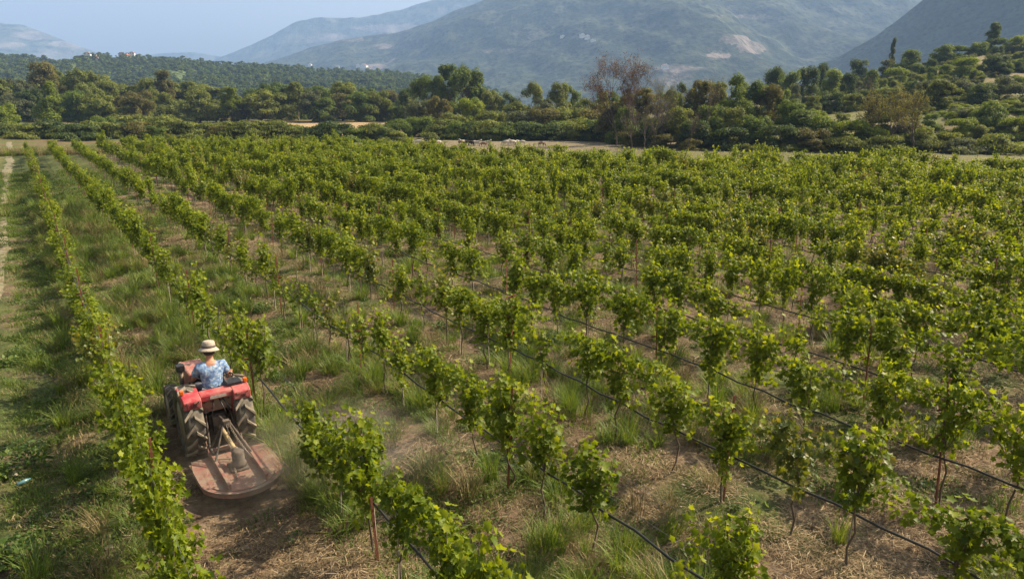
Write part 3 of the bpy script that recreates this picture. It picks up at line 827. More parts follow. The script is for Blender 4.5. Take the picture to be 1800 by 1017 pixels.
# woods on the far hill: a few nearest trees stand as things, the wood behind is one mass
rg = np.random.default_rng(5)
wsrc = []
for q, (px, kd) in enumerate(((215, 'dark'), (330, 'dark'), (452, 'green'), (560, 'dark'))):
    cm = crown_mesh('crown_far', 900 + q, 'shrub', 260, 0.16, 9, M['crown_' + kd], gap=0.1)
    Hm = MTN['hill']
    x, _, _ = at(px, 100, 800)
    d = (Hm[..., 0] - x) ** 2 + (Hm[..., 1] - 800) ** 2
    k = np.unravel_index(np.argmin(d), d.shape); p = Hm[k]
    o = empty('hill_tree', (p[0], p[1], p[2] - 0.4))
    o['_px'] = px
    tag(o, ['dark tree low on the wooded hill, left of the hilltop houses', 'dark green tree on the wooded hill below its crest, right of the houses',
            'mid-green tree low on the wooded hill, beyond the middle of the tree belt', 'dark tree at the right foot of the wooded hill beyond the belt'][q], 'tree', 'single trees on the wooded hill')
    c = link('crown', cm, o, None, None, (9, 9, 8)); c['kind'] = 'stuff'
    wsrc.append(c)
Hm = MTN['hill'].reshape(-1, 3)
rows_h, cols_h = MTN['hill'].shape[:2]
G = MTN['hill']
n = 17000
ri = rg.uniform(0, 0.78 * rows_h, n); ci = rg.uniform(0, cols_h - 1.01, n)
r0 = ri.astype(int); c0 = ci.astype(int)
fr = (ri - r0)[:, None]; fc = (ci - c0)[:, None]
P = (G[r0, c0] * (1 - fr) + G[r0 + 1, c0] * fr) * (1 - fc) + (G[r0, c0 + 1] * (1 - fr) + G[r0 + 1, c0 + 1] * fr) * fc
keep = (fbm(P[:, 0] / 60, P[:, 1] / 60, 51) > 0.40) | (rg.random(n) < 0.25)
P = P[keep]; n = len(P)
P[:, 2] -= 0.6
s = rg.uniform(4, 9.5, n)
scatter('forest', P, np.stack([np.zeros(n), np.zeros(n), rg.uniform(0, 6.28, n)], 1), np.stack([s * rg.uniform(.9, 1.4, n), s * rg.uniform(.9, 1.4, n), s * rg.uniform(.7, 1.1, n)], 1),
        rg.integers(0, 4, n), [wsrc], 'dark green wood covering the low hill beyond the belt')

# ------------------------------------------------------------------ houses
M['render_white'] = plain('white_render', (0.72, 0.69, 0.62), 0.9, scale=0.8, var=0.12)
M['render_sand'] = plain('sand_render', (0.50, 0.40, 0.30), 0.9, scale=0.8, var=0.15)
M['roof_tile'] = plain('clay_roof', (0.36, 0.15, 0.09), 0.9, scale=1.5, var=0.3)
M['dark_glass'] = plain('window_glass', (0.03, 0.035, 0.04), 0.15, scale=1)
def house(x, y, z, w, d, h, rz, wall, label, storeys=2, nm='house'):
    o = empty(nm, (x, y, z), rz)
    tag(o, label, 'house')
    b_ = MB(); b_.box(-w / 2, w / 2, -d / 2, d / 2, -4, h)
    b_.prism([(-w / 2, h), (w / 2, h), (0, h + 0.22 * w)], -d / 2, d / 2, 'y')
    b_.build('wall', M[wall], o)
    for sgn in (-1, 1):
        r_ = MB(); r_.prism([(0, h + 0.22 * w + .05), (sgn * (w / 2 + 0.5), h - 0.17), (sgn * (w / 2 + 0.5), h + 0.08), (0, h + 0.22 * w + 0.3)], -d / 2 - 0.4, d / 2 + 0.4, 'y')
        r_.build('roof', M['roof_tile'], o)
    c_ = MB(); c_.box(w * 0.2, w * 0.2 + 0.7, 0, 0.7, h, h + 0.22 * w + 1.0); c_.build('chimney', M[wall], o)
    nw = max(2, int(w / 3.2))
    wm = MB(); wm.box(-0.55, 0.55, -0.06, 0.04, 0, 1.3); wme = wm.mesh('window', M['dark_glass'])
    for s_ in range(storeys):
        for k_ in range(nw):
            link('window', wme, o, (-w / 2 + (k_ + 0.5) * w / nw, -d / 2 - 0.02, 0.9 + s_ * 2.8))
    return o
def on_mesh(nm, px, py_hint, Y):
    G = MTN[nm]; x, _, _ = at(px, py_hint, Y)
    d = (G[..., 0] - x) ** 2 + (G[..., 1] - Y) ** 2
    k = np.unravel_index(np.argmin(d), d.shape)
    return G[k]
def spot(nm, px, py):
    """the place of a mountain's surface seen at this pixel"""
    G = MTN[nm].reshape(-1, 3)
    qx, qy = pix(G[:, 0], G[:, 1], G[:, 2])
    d = (qx - px) ** 2 + (qy - py) ** 2 + (G[:, 1] - G[:, 1].min()) * 0.002
    return G[int(np.argmin(d))]
for (px, py, w, d, h, rz, wall, lb) in [
        (157, 103, 10, 9, 6.0, 0.3, 'render_white', 'white house with red roof at the left end of the hilltop village'),
        (168, 106, 8, 8, 4.0, 0.1, 'render_sand', 'low sand-coloured house right beside the white hilltop house'),
        (214, 102, 11, 8, 4.5, 0.4, 'render_sand', 'sand-coloured house, left one of three near the hill crest'),
        (225, 103, 12, 8, 4.0, -0.2, 'render_sand', 'long sand-coloured house between two others near the hill crest'),
        (238, 100, 8, 8, 6.5, 0.2, 'render_white', 'tall pale house, rightmost of the hilltop village')]:
    p = spot('hill', px, py)
    house(p[0], p[1] - 2, p[2] + 1.5, w * .72, d * .72, h * .75, rz, wall, lb)
for (px, py, w, sh, lb) in [
        (640, 119, 24, 2, 'large white building at the foot of the big mountain, left of the tall poplars'), (628, 117, 14, 2, 'small white house left of the large white building at the mountain foot'),
        (657, 121, 14, 2, 'white house right of the large white building at the mountain foot'), (545, 117, 13, 2, 'pale house at the foot of the mountain above the tree belt, leftmost there'),
        (592, 119, 12, 2, 'pale house between two others at the mountain foot above the tree belt'), (1022, 67, 13, 2, 'pale house in the village halfway up the big mountain, upper left one'),
        (1032, 70, 14, 2, 'pale house in the mountain village, the middle one of its cluster'), (1018, 73, 12, 1, 'small pale house at the lower left of the mountain village'),
        (1042, 74, 12, 1, 'small pale house at the lower right of the mountain village'), (985, 66, 12, 1, 'lone pale house left of the village on the big mountain'),
        (1170, 121, 14, 2, 'pale house low on the mountain just right of the tall reddish tree')]:
    p = spot(21, px, py)
    house(p[0], p[1], p[2] + 1.5, w, w * 0.7, 3.2 * sh, rt.uniform(-.4, .4), 'render_white', lb, sh)

# ------------------------------------------------------------------ vines
LT = [(0, 0.42, -0.10), (0, 0, 0), (0.42, -0.08, 0.10), (0.36, 0.30, 0.02), (0.56, 0.62, 0.14), (0.20, 0.66, 0.0), (0, 1.0, 0.05),
      (-0.20, 0.66, 0.0), (-0.56, 0.62, 0.14), (-0.36, 0.30, 0.02), (-0.42, -0.08, 0.10)]
LF = [(0, i, i + 1) for i in range(1, 10)] + [(0, 10, 1)]
def vine_parts(seed, style):
    rg = np.random.default_rng(seed)
    shoots = []
    z0 = rg.uniform(0.62, 0.8)
    U = rg.uniform
    def sh(p0, p1, w=0.06, dens=1.0): shoots.append((np.array(p0, float), np.array(p1, float), w, dens))
    lean = rg.normal() * .08
    if style in ('column', 'arm'):
        for k in range(11 if style == 'column' else 8):
            a = U(0, 6.28); r = U(0.02, 0.14)
            sh([r * np.cos(a), r * np.sin(a) * .8, U(0.66, 1.25)], [lean + .17 * np.cos(a + U(-1, 1)), 0.12 * np.sin(a), U(1.35, 1.95)], 0.07)
        for k in range(rg.integers(2, 5)):          # drapes hanging from the upper wire
            x = U(-.42, .42); z = U(1.45, 1.75)
            sh([x, rg.normal() * .06, z], [x + rg.normal() * .12, rg.normal() * .13, U(.62, 1.05)], 0.06)
        for k in range(rg.integers(2, 5)):          # stray shoots
            a = U(0, 6.28); z = U(1.3, 1.8)
            sh([0, 0, z], [np.cos(a) * U(.3, .65), np.sin(a) * U(.15, .45), z + U(-.3, .45)], 0.08, .55)
    if style == 'arm':
        for sgn in (-1, 1):
            ln = U(0.5, 1.15)
            for k in range(6):
                zt = U(1.45, 1.78); x0 = U(0, .3) * sgn
                sh([x0, rg.normal() * .05, zt], [x0 + sgn * ln * U(.6, 1), rg.normal() * .12, zt + U(-.25, .2)], 0.06)
    elif style == 'dense':
        for k in range(26):
            x = U(-.5, .5)
            sh([x, rg.normal() * .07, U(.40, 1.0)], [x + rg.normal() * .22, rg.normal() * .13, U(1.05, 1.6)], 0.08)
        for k in range(5):
            a = U(0, 6.28); x = U(-.4, .4)
            sh([x, 0, U(1.0, 1.4)], [x + np.cos(a) * .35, np.sin(a) * .4, U(1.0, 1.8)], .07, .55)
    elif style == 'small':
        for k in range(6):
            a = U(0, 6.28)
            sh([.04 * np.cos(a), .04 * np.sin(a), U(.5, .95)], [.16 * np.cos(a), .14 * np.sin(a), U(1.1, 1.75)], 0.08, .8)
    P = []; T = []; tint = []
    for p0, p1, wob, dens in shoots:
        ln = np.linalg.norm(p1 - p0); n = max(4, int(ln / 0.026 * dens))
        t = np.linspace(0, 1, n)[:, None]
        ph = rg.uniform(0, 6.28, 3)
        pts = p0 + (p1 - p0) * t + wob * np.sin(t * 5 + ph) + np.array([0, 0, -0.1]) * np.sin(np.pi * t) * (abs(p1[2] - p0[2]) < .3)
        az = rg.uniform(0, 6.28, n)
        off = np.stack([np.cos(az), np.sin(az), rg.uniform(-.6, .5, n)], 1)
        P.append(pts + off * rg.uniform(0.02, 0.10, (n, 1))); T.append(off)
        tint.append(0.38 + 0.30 * t[:, 0] ** 3 + rg.normal(size=n) * 0.16)
    P = np.concatenate(P); T = np.concatenate(T); tint = np.clip(np.concatenate(tint), 0, 1)
    n = len(P)
    nrm = T * 0.9 + np.array([0, 0, 0.65]) + rg.normal(size=(n, 3)) * 0.5
    tg = T * 0.8 + np.array([0, 0, -0.75]) + rg.normal(size=(n, 3)) * 0.45
    nrm = nrm - tg * (np.sum(nrm * tg, 1) / np.sum(tg * tg, 1))[:, None]
    V, Fc = cards(LT, LF, P, tg, nrm, rg.uniform(0.055, 0.108, n))
    fm = mesh_np('foliage', V, Fc, M['vine'], True, {'tint': ('FLOAT', np.repeat(tint, len(LT)))})
    mb = MB(); R_ = random.Random(seed)
    pts = [(0, 0, -0.03)]
    for z in (0.25, 0.5, 0.8, 1.15, 1.5):
        pts.append((R_.gauss(0, .035), R_.gauss(0, .035), z))
    mb.tube(pts, [.019, .016, .015, .012, .009, .005], 6)
    for k, (p0, p1, _, _d) in enumerate(shoots[:5] if style != 'dense' else shoots[:8]):
        mb.tube([pts[3], tuple(p0 * .5 + p1 * .5), tuple(p1)], [.007, .005, .003], 4, caps=False)
    return fm, mb.mesh('trunk', M['bark'], True)
VST = ['column'] * 6 + ['arm'] * 5 + ['small'] * 3 + ['dense'] * 4 + ['column'] * 3 + ['arm'] * 4
VPARTS = [vine_parts(300 + i, s) for i, s in enumerate(VST)]
VYEL = {i: recolor(VPARTS[i][0], M['vine_yellow']) for i in (2, 8, 12, 15, 20, 23)}
cane_m = MB(); cane_m.tube([(0.05, 0.02, -0.05), (0.03, -0.01, 0.9), (0.06, 0.0, 1.62)], [.011, .010, .009], 5)
cane_me = cane_m.mesh('support_cane', M['cane'], True)

def row_v(r): return ROW0 + ROWD * r - {1: .13, 2: .19, 3: .10, 4: .04}.get(r, 0)
vpos = []
rv = random.Random(99)
nrow = 0
for r in range(0, 46):
    v = row_v(r)
    if v > EV[-1] + 3: break
    ue = float(edge_u(v))
    u = -6.0 + rv.random()
    step = 0.92 if r == 0 else (1.08 if r < 6 else 0.86)
    while u < ue:
        if rv.random() > (0.02 if r == 0 else (0.13 if r < 6 else 0.08)):
            x, y = to_xy(v + rv.gauss(0, 0.05), u)
            vpos.append((r, u, x, y))
        u += step * rv.uniform(0.78, 1.3)
nrow = r
vp = np.array(vpos)
zz = gz(vp[:, 2], vp[:, 3])
dcam = np.hypot(vp[:, 2], vp[:, 3])
qx, qy = pix(vp[:, 2], vp[:, 3], zz + 1.0)
qx2, qy2 = pix(vp[:, 2], vp[:, 3], zz + 1.6)
front = (vp[:, 3] * CP - (1 - CAMH) * SP) > 0.5
inside = front & (qx > -5) & (qx < 1805) & (qy2 < 1005) & (qy > -50)
order = np.argsort(np.where(inside, dcam, 1e9))
near = set(order[:296].tolist())
ORD = ['zeroth', 'first', 'second', 'third', 'fourth', 'fifth', 'sixth', 'seventh', 'eighth', 'ninth', 'tenth', 'eleventh', 'twelfth', 'thirteenth', 'fourteenth', 'fifteenth',
       'sixteenth', 'seventeenth', 'eighteenth', 'nineteenth', 'twentieth']
def ordn(k):
    if k > 100: return 'hundred-and-' + ordn(k - 100)
    if k <= 20: return ORD[k]
    if k == 100: return 'hundredth'
    t = ['', '', 'twenty', 'thirty', 'forty', 'fifty', 'sixty', 'seventy', 'eighty', 'ninety'][k // 10]
    return (t + '-' + ORD[k % 10]) if k % 10 else t[:-1] + 'ieth'
def rowname(r):
    return 'row left of the tractor' if r == 0 else ('first row right of the tractor' if r == 1 else ordn(r) + ' row right of the tractor')
style_look = {'column': 'upright', 'arm': 'wide-armed', 'small': 'thin sparse', 'dense': 'dense bushy'}
far_pts, far_rot, far_scl, far_idx = [], [], [], []
rowcount = {}
VSRC = {}
vine_first = {}
def v_of(r): return row_v(r)
def pick(r, u):
    if r == 0: return rv.choice([14, 15, 16, 17, 14, 16, 17] if u < 14 else [14, 15, 16, 17, 11, 12, 13, 13])
    if u > 30 or u + v_of(r) > 36: return rv.choice([0, 1, 2, 3, 4, 5, 6, 7, 8, 9, 10, 18, 19, 20, 21, 22, 23, 24])
    if r in (1, 2) and u > 13: return rv.choice([11, 12, 13, 11, 0, 2, 5, 12])
    if r == 1: return rv.choice([14, 0, 1, 6, 21, 7, 4, 22, 9, 24])
    return rv.choice([0, 1, 3, 4, 5, 6, 7, 8, 9, 10, 18, 19, 20, 21, 22, 23, 24, 6, 8, 21, 23, 11, 13, 2])
for i in sorted(range(len(vpos)), key=lambda q: (vpos[q][0], vpos[q][1])):
    r, u, x, y = vpos[i]
    st = pick(r, u)
    # face along the row, either way round
    rz = math.pi / 2 + YAW + (math.pi if rv.random() < .5 else 0) + rv.gauss(0, .12)
    sc = (rv.uniform(.9, 1.15), rv.uniform(.9, 1.2), rv.uniform(.90, 1.16))
    if r == 0: sc = (sc[0], sc[1] * .88, sc[2] * (.62 + .42 * float(ss(vnoise(np.array([u / 2.3]), np.array([4.4]), 6)[0] if u > 14 else .7, .3, .65))))
    if i in near:
        o = empty('grape_vine', (x, y, float(zz[i])), rz); o.scale = sc
        rowcount[r] = rowcount.get(r, 0) + 1
        yel = st in VYEL and rv.random() < (.45 if r in (0, 2, 3) else .2)
        look = 'yellowing' if yel else style_look[VST[st]]
        tag(o, f"{look} grapevine, {ordn(rowcount[r])} from the camera, {rowname(r)}", 'grapevine', 'young grapevines trained in rows')
        f = link('foliage', VYEL[st] if yel else VPARTS[st][0], o); f['kind'] = 'stuff'
        t = link('trunk', VPARTS[st][1], o)
        VSRC.setdefault(st, (f, t))
        if rv.random() < .45: link('support_cane', cane_me, o, None, (0, 0, rv.uniform(0, 6)))
    else:
        if not front[i] and dcam[i] > 8: continue
        far_pts.append((x, y, float(zz[i]))); far_rot.append((0, 0, rz)); gq = (0.5 + 0.5 * float(ss(dcam[i], 22, 45))) * (r > 2); sc = (sc[0] * rv.uniform(.85, 1.15), sc[1] * rv.uniform(.7, 1.2), sc[2] * rv.uniform(.8, 1.12)); far_scl.append((sc[0] * (1 + .10 * gq), sc[1] * (1 + .28 * gq), sc[2] * (1 + rv.uniform(.02, .34) * gq))); far_idx.append(st)
ids = sorted(VSRC)
remap = {s: k for k, s in enumerate(ids)}
far_idx = [remap.get(s, rv.randrange(len(ids))) for s in far_idx]
scatter('grapevines', far_pts, far_rot, far_scl, far_idx, [[VSRC[s][0] for s in ids], [VSRC[s][1] for s in ids]],
        'rows of grapevines too many to count, filling the field beyond the nearest ones')

# stakes with crossbars
st_m = MB(); st_m.prism([(-.018, -.018), (.018, -.018), (.018, -.010), (-.010, -.010), (-.010, .018), (-.018, .018)], -.15, 1.85, 'z')
stake_me = st_m.mesh('post', M['rust'])
st_l = MB(); st_l.prism([(-.018, -.018), (.018, -.018), (.018, -.010), (-.010, -.010), (-.010, .018), (-.018, .018)], -.15, 2.12, 'z')
stake_long = st_l.mesh('post', M['rust'])
cb = MB(); cb.box(-.014, .014, -.12, .12, -.010, .010); cb.box(.006, .013, -.12, .12, -.026, .010)
cb_rust = cb.mesh('crossbar', M['rust']); cb_pale = cb.mesh('crossbar', M['rust_pale'])
STO = {0: 3.6, 1: 7.82, 2: 8.25, 3: 6.0, 4: 3.95}
nst = 0
proto = None
for r in range(nrow):
    v = row_v(r)
    u = STO.get(r, rv.uniform(0, 6)) - 6.0
    cnt = 0
    while u < min(edge_u(v), 75):
        x, y = to_xy(v, u); z = gzs(x, y)
        d_ = math.hypot(x, y)
        px_, py_ = pix(x, y, z + 1.6)
        if y > 1 and 0 < px_ < 1800 and py_ < 1030 and d_ < 62:
            cnt += 1
            lb = f"rusty stake with crossbars, {ordn(cnt)} from the camera, {rowname(r)}"
            o = empty('trellis_stake', (x, y, z), YAW + rv.gauss(0, .08))
            o.rotation_euler = (rv.gauss(0, .025), rv.gauss(0, .025), YAW + math.pi / 2 + rv.gauss(0, .1))
            tag(o, lb, 'stake', 'rusty stakes along the vine rows')
            lng = (r + cnt) % 4 == 1 and r > 2; link('post', stake_long if lng else stake_me, o)
            pale = (r + cnt) % 3 == 1
            for z_ in ((1.18, 1.6, 2.07) if lng else (1.15,)):
                link('crossbar', cb_pale if pale and z_ > 1.4 else cb_rust, o, (0.03, 0, z_), (rv.gauss(0, .06), 0, rv.gauss(0, .08)))
            nst += 1
        u += 6.0
print('stakes', nst)

# drip hoses and wires, one of each along every row
for r in range(nrow):
    v = row_v(r)
    ue = float(edge_u(v))
    uu = np.arange(-6, ue, 0.6 if r < 12 else 1.5)
    pts = []; w1 = []; w2 = []
    ph = rv.random() * 6
    for u in uu:
        x, y = to_xy(v + 0.03, u); z = gzs(x, y) if u < 40 else 0.0
        sag = 0.025 * math.sin(u / 1.12 * 2 * math.pi + ph) + 0.03 * math.sin(u * 0.9 + ph)
        pts.append((x, y, z * .6 + 0.82 + sag))
        x2, y2 = to_xy(v - 0.02, u)
        w1.append((x2, y2, z * .4 + 1.56)); w2.append((x2, y2, z * .4 + 1.15))
    mb = MB(); mb.tube(pts, 0.0185, 6 if r < 10 else 4)
    o = mb.build('drip_hose', M['hose'], smooth=True)
    tag(o, f"black drip irrigation hose strung along the {rowname(r)}", 'hose', 'drip hoses strung along the rows')
    if r < 16:
        mb = MB(); mb.tube(w1, 0.0022, 4, caps=False); mb.tube(w2, 0.0022, 4, caps=False)
        o = mb.build('trellis_wire', M['wire'])
        tag(o, f"pair of thin galvanised trellis wires of the {rowname(r)}", 'wire', 'trellis wires of the rows')

# ------------------------------------------------------------------ grass, straw and weeds
def tuft(name, seed, n, h, spread, bend, width, mat, flat=0.0):
    rg = np.random.default_rng(seed)
    a = rg.uniform(0, 6.28, n); r = spread * np.sqrt(rg.random(n))
    b0 = np.stack([r * np.cos(a), r * np.sin(a), np.zeros(n)], 1)
    ln = h * rg.uniform(0.5, 1.1, n); out = a + rg.normal(size=n) * 0.9
    lean = bend * rg.uniform(0.25, 1.3, n)
    V = np.zeros((n, 7, 3))
    side = np.stack([-np.sin(out), np.cos(out), np.zeros(n)], 1)
    dr = np.stack([np.cos(out), np.sin(out), np.zeros(n)], 1)
    for k, t in enumerate((0, .4, .75, 1.0)):
        c = b0 + dr * (ln * lean * t ** 1.9)[:, None] + np.array([0, 0, 1]) * (ln * t * (1 - 0.42 * lean * t))[:, None]
        w = width * (1, .85, .5, 0)[k]
        if k < 3:
            V[:, 2 * k] = c - side * w; V[:, 2 * k + 1] = c + side * w
        else: V[:, 6] = c
    F = []
    base = (np.arange(n) * 7)[:, None]
    T = np.array([(0, 1, 3), (0, 3, 2), (2, 3, 5), (2, 5, 4), (4, 5, 6)])
    Fc = (T[None] + base[:, :, None]).reshape(-1, 3)
    tint = np.clip(rg.normal(0.5, 0.2, n), 0, 1)
    return mesh_np(name, V.reshape(-1, 3), Fc, mat, True, {'tint': ('FLOAT', np.repeat(tint, 7))})
def litter(name, seed, n, rad, ln, mat):
    rg = np.random.default_rng(seed)
    a = rg.uniform(0, 6.28, n); r = rad * np.sqrt(rg.random(n))
    P = np.stack([r * np.cos(a), r * np.sin(a), rg.uniform(0.01, 0.055, n)], 1)
    t = rg.normal(size=(n, 3)) * np.array([1, 1, .22]); nn = rg.normal(size=(n, 3)) * .35 + np.array([0, 0, 1])
    tmpl = [(-.035, -.5, 0), (.035, -.5, 0), (.03, .5, .08), (-.03, .5, .08)]
    V, Fc = cards(tmpl, [(0, 1, 2), (0, 2, 3)], P, t, nn, ln * rg.uniform(.4, 1.3, n))
    tint = np.clip(rg.normal(.5, .25, n), 0, 1)
    return mesh_np(name, V, Fc, mat, False, {'tint': ('FLOAT', np.repeat(tint, 4))})
def weedmesh(name, seed, n, rad, h, sz, mat):
    rg = np.random.default_rng(seed)
    a = rg.uniform(0, 6.28, n); r = rad * np.sqrt(rg.random(n))
    z = h * rg.random(n) * (1 - (r / rad) ** 2 * .6)
    P = np.stack([r * np.cos(a), r * np.sin(a), z + .01], 1)
    t = np.stack([np.cos(a), np.sin(a), rg.uniform(-.2, .9, n)], 1) + rg.normal(size=(n, 3)) * .5
    nn = rg.normal(size=(n, 3)) * .6 + np.array([0, 0, 1])
    V, Fc = cards([(0, -.5, 0), (.28, 0, .06), (0, .5, -.03), (-.28, 0, .06)], [(0, 1, 2), (0, 2, 3)], P, t, nn, sz * rg.uniform(.6, 1.3, n))
    return mesh_np(name, V, Fc, mat, False, {'tint': ('FLOAT', np.repeat(np.clip(rg.normal(.5, .2, n), 0, 1), 4))})
tall = [tuft('tall_grass', 1, 95, .62, .17, .75, .0065, M['grass_green']), tuft('tall_grass', 2, 80, .50, .22, .9, .006, M['grass_green']), tuft('tall_grass', 3, 75, .74, .12, .6, .006, M['grass_green']),
        tuft('tall_grass', 4, 60, .62, .20, .7, .005, M['grass_dry'])]
turf = [tuft('turf', 11, 85, .13, .28, .8, .006, M['grass_short']), tuft('turf', 12, 80, .18, .25, .9, .006, M['grass_short']), tuft('turf', 13, 60, .10, .3, .9, .006, M['grass_dry']),
        weedmesh('turf', 14, 80, .28, .10, .06, M['weed'])]
stra = [litter('straw', 21, 150, .42, .085, M['straw']), litter('straw', 22, 190, .5, .06, M['straw']), litter('straw', 23, 110, .35, .12, M['straw'])]
weed = [weedmesh('weed', 31, 190, .20, .26, .075, M['weed']), weedmesh('weed', 32, 260, .26, .42, .065, M['weed']), weedmesh('weed', 33, 120, .16, .14, .07, M['weed'])]

def protos(meshes, places, name, labels, cat, group):
    out = []
    for me, (px, py), lb in zip(meshes, places, labels):
        x, y = onz(px, py)
        o = link(name, me, None, (x, y, gzs(x, y)))
        if cat in ('turf', 'straw'): tag(o, lb, kind='stuff')
        else: tag(o, lb, cat, group)
        out.append(o)
    return out
g_t = protos(tall, [(560, 872), (770, 765), (1370, 790), (1260, 860)], 'grass_clump',
             ['tall green grass clump standing in the dust just right of the mower deck', 'tall spreading grass clump between the first and second rows right of the tractor',
              'tall green grass clump between vines near the stake in the lower right', 'tall dry grass clump in the lower middle right, beside a drip hose'], 'grass clump', 'single tall grass clumps')
g_u = protos(turf, [(90, 900), (130, 940), (60, 780), (180, 890)], 'turf_patch',
             ['short green turf patch on bare soil low in the left corner', 'short leaning turf patch just right of the lower left corner', 'pale dry turf patch at the left edge beside the tyre track', 'low leafy weed patch left of the vine row, near the lower left'], 'turf', 'single turf patches')
g_s = protos(stra, [(470, 940), (420, 960), (520, 985)], 'straw_patch',
             ['patch of cut straw lying behind the mower deck', 'patch of fine chopped straw left of another, behind the mower', 'patch of long straw lying at the lower edge behind the mower'], 'straw', 'single straw patches')
g_w = protos(weed, [(20, 985), (45, 820), (15, 640)], 'weed_plant',
             ['bright leafy weed plant in the bottom left corner', 'bushy green weed at the left edge, level with the mower deck', 'low yellow-green weed at the left edge, level with the driver'], 'weed', 'single leafy weeds')
rgp = np.random.default_rng(77)
TR_V, TR_U = 2.14, 12.6
def mown(v, u):   # swath already cut behind the tractor
    return (np.abs(v - 2.06) < 0.85) & (u < 12.2)
def under(v, u):  # tractor, mower and front wheels
    return (np.abs(v - 2.1) < 0.78) & (u > 9.9) & (u < 14.8)
def scat(name, n, area, dens, srcs, smin, smax, label, tilt=.12, zoff=-.01, far=1.0):
    v0, v1, u0, u1 = area
    # sample denser near the camera
    v = rgp.uniform(v0, v1, n * 3); t = rgp.random(n * 3); u = u0 + (u1 - u0) * t ** far
    x, y = to_xy(v, u)
    px_, py_ = pix(x, y, np.zeros_like(x))
    ok = (y > 2) & (px_ > -90) & (px_ < 1890) & (py_ < 1150)
    ok &= rgp.random(n * 3) < dens(v, u, x, y)
    ok &= u < edge_u(v) + 3
    x, y, v, u = x[ok][:n], y[ok][:n], v[ok][:n], u[ok][:n]
    k = len(x)
    z = gz(x, y) + zoff
    s = rgp.uniform(smin, smax, k) * (1 + 0.010 * np.clip(np.hypot(x, y) - 25, 0, 80))
    scatter(name, np.stack([x, y, z], 1), np.stack([rgp.normal(size=k) * tilt, rgp.normal(size=k) * tilt, rgp.uniform(0, 6.28, k)], 1),
            np.stack([s, s, s * rgp.uniform(.8, 1.2, k)], 1), rgp.integers(0, len(srcs), k), [srcs], label)
    print(name, k)
def rowd(v): return np.abs(np.mod(v - ROW0 + ROWD / 2, ROWD) - ROWD / 2)
def d_tall(v, u, x, y):
    n1 = fbm(x / 1.3, y / 1.3, 61); n2 = fbm(x / 4.5, y / 4.5, 62)
    d = np.zeros_like(v)
    alley = (v > 0.2) & (v < 3.9)
    d = np.where(alley, 0.85 * (n1 > 0.40) * (u > 13) * (1 - ss(u, 34, 60)), d)
    d = np.where((v >= 3.9) & (v < 6.6), 0.55 * (n1 > 0.50) * (1 - ss(u, 30, 50)), d)
    d = np.where(v >= 6.6, 0.26 * ((n1 > 0.62) | (n2 > 0.63)) * (1 - ss(u, 30, 45)), d)
    d = np.where((rowd(v) < 0.35) & (v > 0), np.maximum(d, 0.34 * (n1 > 0.47) * (1 - ss(u, 30, 50))), d)
    d = np.where((v > 2.75) & (v < 3.6) & (u > 8.5) & (u < 14), 0.9, d)
    d = np.where((v > -0.1) & (v < 0.7) & (u < 26), 0.38 * (n1 > 0.45), d)
    d = np.where(v <= -0.1, 0.10 * (n1 > 0.60), d)
    d = np.where(mown(v, u) | under(v, u), 0.0, d)
    return d
scat('grass', 9000, (-2.5, 30, 0, 60), d_tall, g_t, .55, 1.15, 'tall green and dry grass standing between the rows', far=1.2)
def d_turf(v, u, x, y):
    n1 = fbm(x / .9, y / .9, 71); n2 = fbm(x / 4, y / 4, 72)
    d = 0.22 * (n1 > 0.52) + 0.22 * (n2 > 0.56)
    d = np.where(v < 0.8, 0.95 * (n1 > 0.36), d)
    d = np.where((v > 0.8) & (v < 6), 0.75 * (n1 > 0.42), d)
    d = np.where(np.abs(v + 1.35) < 0.35, 0.08, d)
    d = np.where(mown(v, u), 0.14 * (n1 > 0.5), d)
    return d * ~under(v, u)
scat('turf', 17000, (-7, 34, 0, 80), d_turf, g_u, .6, 1.35, 'short turf and low weeds covering the ground', far=1.5)
def d_straw(v, u, x, y):
    n1 = fbm(x / 1.1, y / 1.1, 81)
    d = 0.8 * (n1 > 0.42)
    d = np.where(v < 0.8, 0.14 * (n1 > 0.55), d)
    d = np.where(mown(v, u), 0.95, d)
    return d * ~under(v, u)
scat('straw', 11000, (-2, 34, 0, 50), d_straw, g_s, .7, 1.3, 'cut dry straw strewn over the brown soil', far=1.5, tilt=.04)
def d_weed(v, u, x, y):
    n1 = fbm(x / .8, y / .8, 91)
    d = 0.16 * (n1 > 0.60)
    d = np.where(v < 0.2, 0.22 * (n1 > 0.50), d)
    d = np.where((v < -0.9) & (u < 20), 0.6 * (n1 > 0.50), d)
    return d * ~mown(v, u) * ~under(v, u)
scat('weeds', 3600, (-6, 30, 0, 60), d_weed, g_w, .5, 1.1, 'leafy weeds scattered between the grass', far=1.4)
# tall dry stems along the far edge of the vines
def d_edge(v, u, x, y):
    return 0.9 * (u > edge_u(v) - 1)
xs_ = rgp.uniform(-95, 80, 9000); 
vv = rgp.uniform(-6, 110, 12000); uu_ = edge_u(vv) + rgp.uniform(0.5, 9, 12000)
x, y = to_xy(vv, uu_)
px_, py_ = pix(x, y, np.zeros_like(x))
ok = (px_ > -60) & (px_ < 1860) & (y > 20) & ((px_ > 1000) | (rgp.random(12000) < .35)) & ~((px_ > 700) & (px_ < 1180))
x, y = x[ok][:3200], y[ok][:3200]; k = len(x)
s = rgp.uniform(1.1, 2.2, k)
scatter('tall_weeds', np.stack([x, y, gz(x, y) - .02], 1), np.stack([rgp.normal(size=k) * .1, rgp.normal(size=k) * .1, rgp.uniform(0, 6.28, k)], 1), np.stack([s, s, s], 1),
        rgp.choice([0, 1, 3, 3, 3], k), [g_t], 'tall dry weeds along the far edge of the vines')

